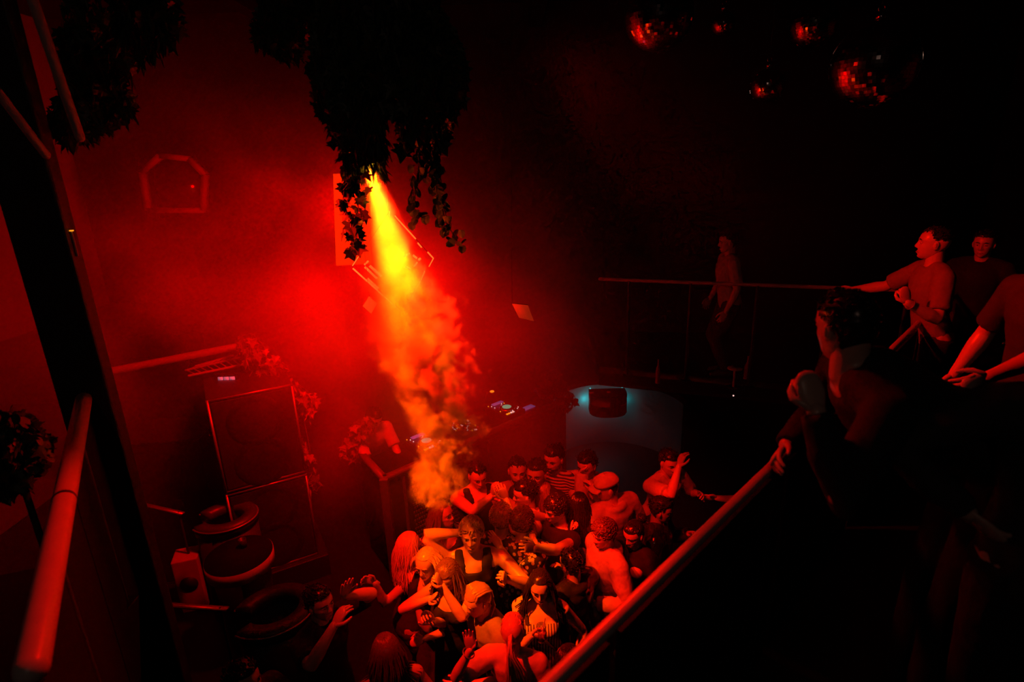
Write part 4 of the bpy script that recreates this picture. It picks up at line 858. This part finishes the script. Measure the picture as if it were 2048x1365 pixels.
# --- middle
add('long-haired woman in black strappy dress gazing sideways by the booth grille', (884, 1030), h=1.68, sex='f', yaw=42, hyaw=24, pitch=-8, top='dress', legs=None, hair=('long', 'hair_b'), hands=((846, 1092, -.1), None))
N_, narm = add('bleached-blond man in black tank top, hand behind his head', (943, 1068), h=1.79, yaw=4, hyaw=-6, pitch=-2, top='tank', hair=('messy', 'hair_y'), hands=((919, 1066, .03), (1012, 1158, -.34)), pole=((.25, 1., -.55), (0, .7, -.6)), curl=('relax', 'point'), fdir=((-.5, -.6, .5), (.6, -.2, .7)), palm=((0, -1, 0), (0, -1, .2)), beard=False, tw=1.06)
add('curly-haired person from behind in patterned shirt, nearer the blond man', (1003, 1036), h=1.70, yaw=172, pitch=-6, top='tee', topm='floral', hair=('curly', 'hair_l'))
add('curly-haired person in pale patterned shirt beside another curly head', (1045, 1043), h=1.70, yaw=158, pitch=-8, top='tee', topm='floral', hair=('curly', 'hair_b'), hands=((1002, 1098, -.1), None), curl=('open', 'relax'))
add('dark-haired dancer with bent bare arm and bracelets, fist raised', (1112, 1018), h=1.72, yaw=-62, pitch=10, top='sleeveless', topm='c_black', hair=('messy', 'hair_k'), hands=((1066, 1078, -.42), (1012, 1106, -.62)), pole=((0, 1, .5), (0, .7, -.3)), curl=('fist', 'open'), extra=bracelet(0, 3))
add('black-haired person in black with one fist raised before the cap wearer', (1158, 1010), h=1.66, yaw=150, pitch=-12, top='long', topm='c_black', hair=('long', 'hair_k'), hands=(None, (1143, 1068, -.25)), curl=('relax', 'fist'), fdir=(None, (.2, 0, 1)))
add('dancer in black patent jacket below the raised fist', (1142, 1128), h=1.58, yaw=-140, pitch=6, top='jacket', topm='c_shine', hair=('short', 'hair_k'), hands=((.15, .0, -.05, 0), (.12, .02, -.12, 0)))
add('pale-haired woman in profile at the booth corner post', (818, 1092), h=1.66, sex='f', yaw=118, hyaw=10, pitch=-6, top='strapless', topm='c_dark', hair=('long', 'hair_y'))
add('blond bob-haired woman stretching her arm out past the booth post', (853, 1126), h=1.66, sex='f', yaw=-28, hyaw=10, pitch=6, top='tank', topm='c_black', hair=('bob', 'hair_y'), hands=((750, 1166, -.12), (.14, -.04, -.16, 0)), curl=('relax', 'fist'), fdir=((.5, .5, .5), None), pole=((0, .2, -1), None), extra=specs)
add('long dark-haired woman in black dress looking down with fists by her chin', (895, 1150), h=1.70, sex='f', yaw=-18, pitch=26, top='dress', legs=None, hair=('long', 'hair_b'), hands=((862, 1198, -.28), (884, 1172, -.22)), curl=('fist', 'fist'), fdir=((.3, -.5, .6), (.2, -.3, 1)), pole=((0, 1, -.6), (0, .6, -1)))
add('smiling person with cornrow braids leaning forward in pale round-neck top', (957, 1200), h=1.66, yaw=-52, hyaw=-4, pitch=14, lean=.16, top='tee', topm='c_mid', hair=('braids', 'hair_l'), hands=((866, 1246, -.1), (.18, -.02, -.14, 0)), curl=('grip', 'relax'), fdir=((.4, .3, .8), None), skin='skin')
W_, warm = add('woman with wet black hair holding a glass, striped strap over her shoulder', (1080, 1172), h=1.66, sex='f', yaw=-8, hyaw=4, pitch=8, top='strapless', topm='stripe_v', hair=('long', 'hair_k'), hands=((1066, 1270, -.26), (.05, .05, -.26, 0)), curl=('grip', 'relax'), fdir=((.55, -.8, .3), None), palm=((.1, -.6, .3), None), extra=shoulder_bag)
# --- front row
V_, varm = add('blond ponytailed woman from behind holding one palm up', (1026, 1262), h=1.64, sex='f', yaw=166, hyaw=8, pitch=-4, top='tee', topm='c_pale', hair=('pony', 'hair_y'), hands=((.10, .06, -.27, 0), (941, 1300, -.2)), curl=('relax', 'open'), fdir=(None, (.1, .1, 1)), palm=(None, (-1, 0, .1)), extra=bracelet(1, 1))
add('dark long-haired woman at the bottom edge with bare shoulder', (772, 1304), h=1.66, sex='f', yaw=-160, hyaw=10, pitch=-8, top='strapless', topm='c_dark', hair=('long', 'hair_b'))
add('dark-clothed guest raising a spread hand near the lower curved seat', (640, 1206), h=1.70, yaw=58, pitch=-4, top='tee', topm='c_black', hair=('short', 'hair_k'), hands=((668, 1252, -.12), (690, 1192, -.22)), curl=('relax', 'open'), fdir=(None, (.3, 0, 1)), palm=(None, (1, -.3, 0)))
add('guest whose lit head is cut by the bottom edge', (488, 1362), h=1.72, yaw=70, pitch=-4, top='tee', topm='c_dark', hair=('short', 'hair_k'))
add('dark figure in black just outside the red-lit railing', (1140, 1330), h=1.70, yaw=-160, pitch=-6, top='long', topm='c_black', hair=('long', 'hair_k'))
# --- the DJ, half lost in smoke
add('faint figure bending over the booth inside the red smoke', (748, 836), hz=1.6, h=1.76, yaw=43, pitch=30, lean=.25, top='tee', topm='c_pale', hair=('short', 'hair_k'), hands=((.24, -.02, -.20, 0), (.24, -.04, -.22, 0)))
# --- balcony
add('man in t-shirt in profile standing at the balcony corner, wrist band on', at_pos=at(1868, 487, 4.15), floor=FL, h=1.76, yaw=-104, hyaw=-14, pitch=-4, lean=.08, top='tee', topm='c_mid', legm='c_dark', hair=('fade', 'hair_k'), hands=((1692, 584, .50), (1814, 606, -.12)), curl=('relax', 'fist'), fdir=(None, (.35, 0, 1)), pole=((0, .2, -1), (-.3, .3, -1)), extra=bracelet(1, 1))
add('dark-clothed man seen from behind hunched over the near railing', at_pos=at(1692, 655, 1.84), floor=FL, h=1.80, yaw=-104, hyaw=-62, pitch=10, lean=.50, top='long', topm='c_black', legm='c_black', hair=('short', 'hair_k'), hands=((1572, 892, -.02), (1632, 822, .0)), curl=('relax', 'fist'), pole=((-.2, .8, -.6), (.2, .6, -1)), tw=1.22)
add('guest in dark t-shirt cut by the frame edge, bare arm lowered', at_pos=at(2130, 500, 2.5), floor=FL, h=1.72, yaw=-84, hyaw=0, pitch=4, top='tee', topm='c_dark', legm='c_jean', hair=('short', 'hair_k'), hands=(None, (1972, 758, -.05)), pole=(None, (-.4, .5, -1)), tw=1.05)
add('blurred nearby guest with one bent elbow jutting towards the railing', at_pos=at(2215, 680, 1.42), floor=FL, h=1.72, yaw=150, pitch=4, top='long', topm='c_dark', legm='c_black', hair=('short', 'hair_k'), hands=(None, (1935, 1025, -.05)), pole=(None, (0, 1, .15)), tw=1.05)
add('dim bystander behind the profile man on the balcony', at_pos=at(1968, 488, 5.0), floor=FL, h=1.70, yaw=-50, pitch=4, top='long', topm='c_black', hair=('short', 'hair_k'))
add('blurred standing guest in pale shirt behind the far railing', at_pos=at(1456, 484, 5.95), floor=FL, h=1.62, yaw=-95, pitch=6, top='tee', topm='c_pale', hair=('short', 'hair_k'))
# glass in the hand of the woman with wet hair
a_, e_, w_ = warm[0]; gp = w_+unit(w_-e_)*.05+V(.03, -.03, .0)
t = thing('drink_glass', 'clear tumbler held by the woman with wet black hair', 'glass', gp-V(0, 0, .05))
link('tumbler', MB().rings([[gp+V(math.cos(a)*r, math.sin(a)*r, z) for a in np.linspace(0, 6.283, 20, endpoint=False)] for r, z in ((.026, -.05), (.033, .07), (.031, .07), (.024, -.042))]), M['glass'], t)
link('drink', MB().tube([gp+V(0, 0, -.041), gp+V(0, 0, .02)], [.0235, .0275], 16, round_ends=False), M['drink'], t)
link('straw', MB().tube([gp+V(.0, 0, -.03), gp+V(.025, .01, .12)], .003, 6), M['white'], t)
# ------------------------------------------------------------------ ivy
def ivy_leaf_mesh(name, m, kind='ivy'):
    """One folded leaf with real thickness: five lobes for ivy, a rounded oval for the others."""
    if kind == 'ivy': out = [(0, -.02), (.22, -.16), (.5, -.02), (.34, .2), (.62, .42), (.26, .5), (0, 1.0), (-.26, .5), (-.62, .42), (-.34, .2), (-.5, -.02), (-.22, -.16)]
    elif kind == 'round': out = [(0, 0), (.28, .08), (.42, .36), (.34, .68), (0, .92), (-.34, .68), (-.42, .36), (-.28, .08)]
    else: out = [(0, 0), (.10, .2), (.13, .5), (.08, .8), (0, 1.1), (-.08, .8), (-.13, .5), (-.10, .2)]
    n = len(out); v = [(x, y, .10*abs(x)-.14*(y-.4)**2) for x, y in out]+[(x, y, .10*abs(x)-.14*(y-.4)**2-.025) for x, y in out]
    v += [(0, .35, -.03), (0, .35, -.055)]
    f = [(i, (i+1) % n, 2*n) for i in range(n)]+[((i+1) % n+n, i+n, 2*n+1) for i in range(n)]+[(i, i+n, (i+1) % n+n, (i+1) % n) for i in range(n)]
    me = bpy.data.meshes.new(name); me.from_pydata(v, [], f); me.materials.append(m); me.update(); return me
LV = {k: ivy_leaf_mesh('leaf', M[m], 'ivy' if k in ('dark', 'ivy_lit') else k) for k, m in (('ivy', 'leaf'), ('ivy_lit', 'leaf_lit'), ('dark', 'leafd'), ('round', 'leafd'), ('thin', 'leafd'))}
def leaf_matrix(p, size, down=.8, yaw=None):
    a = RNG.uniform(0, 6.283) if yaw is None else yaw
    y = unit(V(math.cos(a)*(1-down), math.sin(a)*(1-down), -down)+RNG.normal(0, .22, 3)); x = unit(np.cross(y, V(math.cos(a), math.sin(a), .2)+RNG.normal(0, .25, 3))); z = np.cross(x, y)
    return Matrix(((x[0]*size, y[0]*size, z[0]*size, p[0]), (x[1]*size, y[1]*size, z[1]*size, p[1]), (x[2]*size, y[2]*size, z[2]*size, p[2]), (0, 0, 0, 1)))
def put_leaf(t, p, size, kind='ivy', **k):
    o = bpy.data.objects.new('leaf', LV[kind]); COL.objects.link(o); o.parent = t; o.matrix_parent_inverse = Matrix.Identity(4)
    mtx = leaf_matrix(p, size, **k); mtx.translation = mtx.translation-Vector(t['_o']); o.matrix_local = mtx; o['_o'] = list(map(float, p)); return o
def leaf_mass(name, pts, sizes, kinds, m, t, **kw):
    vs, fs, n = [], [], 0
    base = {k: (np.array([v.co[:] for v in LV[k].vertices]), [tuple(p.vertices) for p in LV[k].polygons]) for k in set(kinds)}
    for p, s, k in zip(pts, sizes, kinds):
        b, f = base[k]; mt = np.array(leaf_matrix(p, s, **kw)); vs.append(b@mt[:3, :3].T+mt[:3, 3]); fs += [tuple(i+n for i in q) for q in f]; n += len(b)
    me = bpy.data.meshes.new(name); me.from_pydata(np.concatenate(vs).tolist(), [], fs); me.update()
    return link(name, me, m, t, kind='stuff')
def vine(t, px, Y, n, size, kind, spread=.03, stem=True, jit=.02):
    P = [at(x, y, Y+RNG.normal(0, jit)) for x, y in px]; L = [0]
    for a, b in zip(P[:-1], P[1:]): L.append(L[-1]+np.linalg.norm(b-a))
    if stem: link('stem', MB().tube(P, .0035, 5), M['stem'], t)
    for i in range(n):
        u = L[-1]*(i+RNG.uniform(.1, .9))/n; p = V(*[np.interp(u, L, [q[k] for q in P]) for k in range(3)])+RNG.normal(0, spread, 3)
        put_leaf(t, p, size*RNG.uniform(.7, 1.25), kind, down=RNG.uniform(.45, .9))
# the big hanging planter
yp = 3.4
ip = at(760, 40, yp)
t = thing('hanging_ivy_planter', 'huge dark hanging ivy ball with trailing vines above the beam', 'hanging plant', ip)
bk = MB(); bk.tube([at(770, 60, yp), at(770, 60, yp)+V(0, 0, .10), at(770, 60, yp)+V(0, 0, .26)], [.20, .3, .33], 24); link('basket', bk, M['stem'], t)
for dx in (-.25, .25): link('chain', MB().tube([at(770, 60, yp)+V(dx, 0, .25), (ip[0], yp, 6.4)], .006, 6), M['black'], t)
link('ceiling_rose', MB().tube([(ip[0], yp, 6.36), (ip[0], yp, 6.5)], .05, 14, round_ends=False), M['black'], t)
# outline of the mass, left and right edge against height in the picture
ys = [-60, 0, 60, 120, 180, 240, 290, 320, 350]; xl = [640, 635, 630, 626, 636, 655, 690, 700, 712]; xr = [820, 865, 905, 925, 925, 905, 880, 770, 758]
pts, sizes, kinds = [], [], []
while len(pts) < 5200:
    y = RNG.uniform(-60, 345); a, b = np.interp(y, ys, xl), np.interp(y, ys, xr)
    x = RNG.uniform(a, b); c = (a+b)/2; w = max(.05, (b-a)/2/340)
    if y > 225 and 768 < x < 800: continue
    if y > 255 and x > 766 and RNG.random() < .82: continue
    if y > 285 and x > 768: continue
    dy = RNG.uniform(-1, 1)*math.sqrt(max(0, 1-((x-c)/(b-a)*2)**2))*min(w, .34)
    if abs(dy) < .55*min(w, .34) and abs(x-c) < .35*(b-a) and y < 230 and RNG.random() < .7: continue
    pts.append(at(x, y, yp+dy)); sizes.append(RNG.uniform(.05, .095)); kinds.append('thin' if (y > 230 and 720 < x < 775) or RNG.random() < .25 else 'dark')
leaf_mass('foliage', pts, sizes, kinds, M['leafd'], t, down=.75)
hang = MB()
for i in range(70):
    x = RNG.uniform(690, 765); y0 = RNG.uniform(210, 270); p = [at(x, y0, yp-.06), at(x+RNG.normal(0, 5), y0+40, yp-.08), at(x+RNG.normal(4, 8), y0+RNG.uniform(60, 105), yp-.08)]; hang.tube(p, .003, 4)
link('hanging_stems', hang, M['stem'], t, kind='stuff')
pts = [at(RNG.uniform(700, 772), RNG.uniform(255, 345), yp-.08+RNG.normal(0, .04)) for _ in range(130)]
leaf_mass('tip_leaves', pts, [RNG.uniform(.04, .07) for _ in pts], ['thin']*len(pts), M['leafd'], t, down=.88)
pts = [at(RNG.uniform(712, 752), RNG.uniform(285, 342), 3.1+RNG.normal(0, .02)) for _ in range(46)]
leaf_mass('front_leaves', pts, [RNG.uniform(.035, .06) for _ in pts], ['thin']*len(pts), M['leafd'], t, down=.9)
for px in ([(688, 310), (690, 360), (686, 400), (700, 450), (705, 500)], [(712, 330), (718, 370), (716, 420), (712, 470), (708, 495)], [(700, 320), (704, 380), (722, 430), (700, 480)]):
    vine(t, px, 3.14, 18, .072, 'ivy', .026)
vine(t, [(628, 120), (640, 200), (655, 250), (690, 300)], 3.2, 22, .06, 'dark', .03)
# trailing strands on the other side, further back
t2 = thing('trailing_vine', 'two long dark trailing vines hanging right of the beam', 'hanging plant', at(850, 250, 3.7))
for px, n in (([(862, 250), (868, 330), (872, 380), (890, 440), (915, 485)], 46), ([(835, 255), (838, 330), (832, 370), (828, 410), (832, 440)], 30), ([(850, 245), (858, 300), (862, 345)], 26)):
    vine(t2, px, 3.62, int(n*1.6), .068, 'round', .026)
vine(t2, [(800, 210), (805, 250), (812, 290)], 3.5, 10, .09, 'ivy', .03); vine(t2, [(836, 60), (840, 160), (862, 250)], 3.62, 8, .07, 'round', .03)
# foliage at the top left and beside the planter
def bush(label, cat, cells, n, size, m='leafd', Y0=0, kinds=('dark',), stem=None, nm='ivy_clump', big=0):
    c = at(*cells[0][:2], cells[0][3]); t = thing(nm, label, cat, c); pts, ks = [], []
    for k in range(n):
        x, y, r, Y, *_ = cells[RNG.integers(len(cells))]; a = RNG.uniform(0, 6.283); q = math.sqrt(RNG.random())*r; pts.append(at(x+math.cos(a)*q, y+math.sin(a)*q, Y+RNG.normal(0, r/900))); ks.append(kinds[RNG.integers(len(kinds))])
    if big:
        for p in pts[:big]: put_leaf(t, p, size*RNG.uniform(.8, 1.4), ks[0], down=RNG.uniform(.2, .8))
    leaf_mass('foliage', pts[big:], [size*RNG.uniform(.6, 1.3) for _ in pts[big:]], ks[big:], M[m], t, down=.7)
    if stem:
        for st in stem: link('stem', MB().tube([at(*q) for q in st], .006, 5), M['stem'], t)
    return t
bush('dark leafy clump hanging at the top beside the slanted braces', 'hanging plant', [(230, 20, 110, 3.6), (200, 90, 90, 3.6), (180, 170, 60, 3.6), (150, 230, 50, 3.5), (300, 40, 60, 3.6), (210, 200, 50, 3.6)], 1500, .085, kinds=('dark', 'thin'), stem=[[(200, -120, 3.6), (200, 60, 3.6), (180, 200, 3.6)]])
bush('smaller dark leafy clump hanging beside the big ivy ball', 'hanging plant', [(580, 10, 60, 3.9), (560, 50, 50, 3.9), (570, 80, 30, 3.9)], 620, .08, stem=[[(575, -150, 3.9), (570, 20, 3.9), (565, 90, 3.9)]])
sy = 2.3
while sy > 1.1:
    c_ = at(20, 890, sy); v_ = c_[:2]-LR0
    if _l[0]*v_[1]-_l[1]*v_[0] > .16: break
    sy -= .05
sh_ = bush('dark rounded shrub at the frame edge beside the red railing tube', 'shrub', [(20, 880, 60, sy), (50, 895, 45, sy), (0, 930, 60, sy)], 900, .05*sy/1.9, kinds=('dark', 'round'), stem=[[(20, 960, sy), (22, 890, sy)]], nm='potted_shrub')
c_ = at(20, 890, sy); link('trunk', MB().tube([(c_[0], c_[1], FL+.3), (c_[0], c_[1], c_[2]-.05)], .014, 8), M['stem'], sh_)
link('pot', MB().rings([[(c_[0]+math.cos(a)*r, c_[1]+math.sin(a)*r, FL+z) for a in np.linspace(0, 6.283, 20, endpoint=False)] for r, z in ((.10, 0), (.13, .30), (.145, .30), (.145, .34), (.125, .34), (.12, .31))]), M['black'], sh_)
bush('red-lit vine creeping down from the truss end beside the loudspeaker tower', 'climbing plant', [(497, 690, 22, 5.6), (520, 720, 32, 5.6), (550, 750, 32, 5.6), (535, 800, 26, 5.5), (585, 790, 30, 5.5), (610, 810, 26, 5.5), (560, 850, 28, 5.5), (590, 900, 30, 5.45), (612, 940, 30, 5.4), (560, 930, 26, 5.4), (620, 970, 22, 5.4), (575, 990, 26, 5.4)], 520, .085, m='leaf_lit', kinds=('ivy_lit', 'thin'), big=170,
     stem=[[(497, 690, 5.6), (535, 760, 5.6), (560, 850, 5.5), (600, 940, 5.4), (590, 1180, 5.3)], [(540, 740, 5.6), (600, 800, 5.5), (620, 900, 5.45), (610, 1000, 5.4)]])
bush('ivy tuft on the corner of the dark booth', 'climbing plant', [(722, 860, 20, 5.75), (712, 885, 22, 5.75), (735, 850, 16, 5.75), (700, 905, 20, 5.7)], 130, .075, m='leaf_lit', kinds=('ivy_lit',), big=50, stem=[[(720, 908, 5.75), (724, 850, 5.75)]])
bush('dim leafy plant at the far end of the booth beside the teal glow', 'plant', [(1105, 765, 24, 6.9), (1120, 790, 24, 6.9), (1135, 800, 18, 6.95), (1090, 775, 20, 6.9)], 260, .08, m='leaf', kinds=('thin', 'ivy'), big=60, stem=[[(1110, 830, 6.9), (1112, 770, 6.9)]])
for _o in SC.objects:
    if '_o' in _o: del _o['_o']
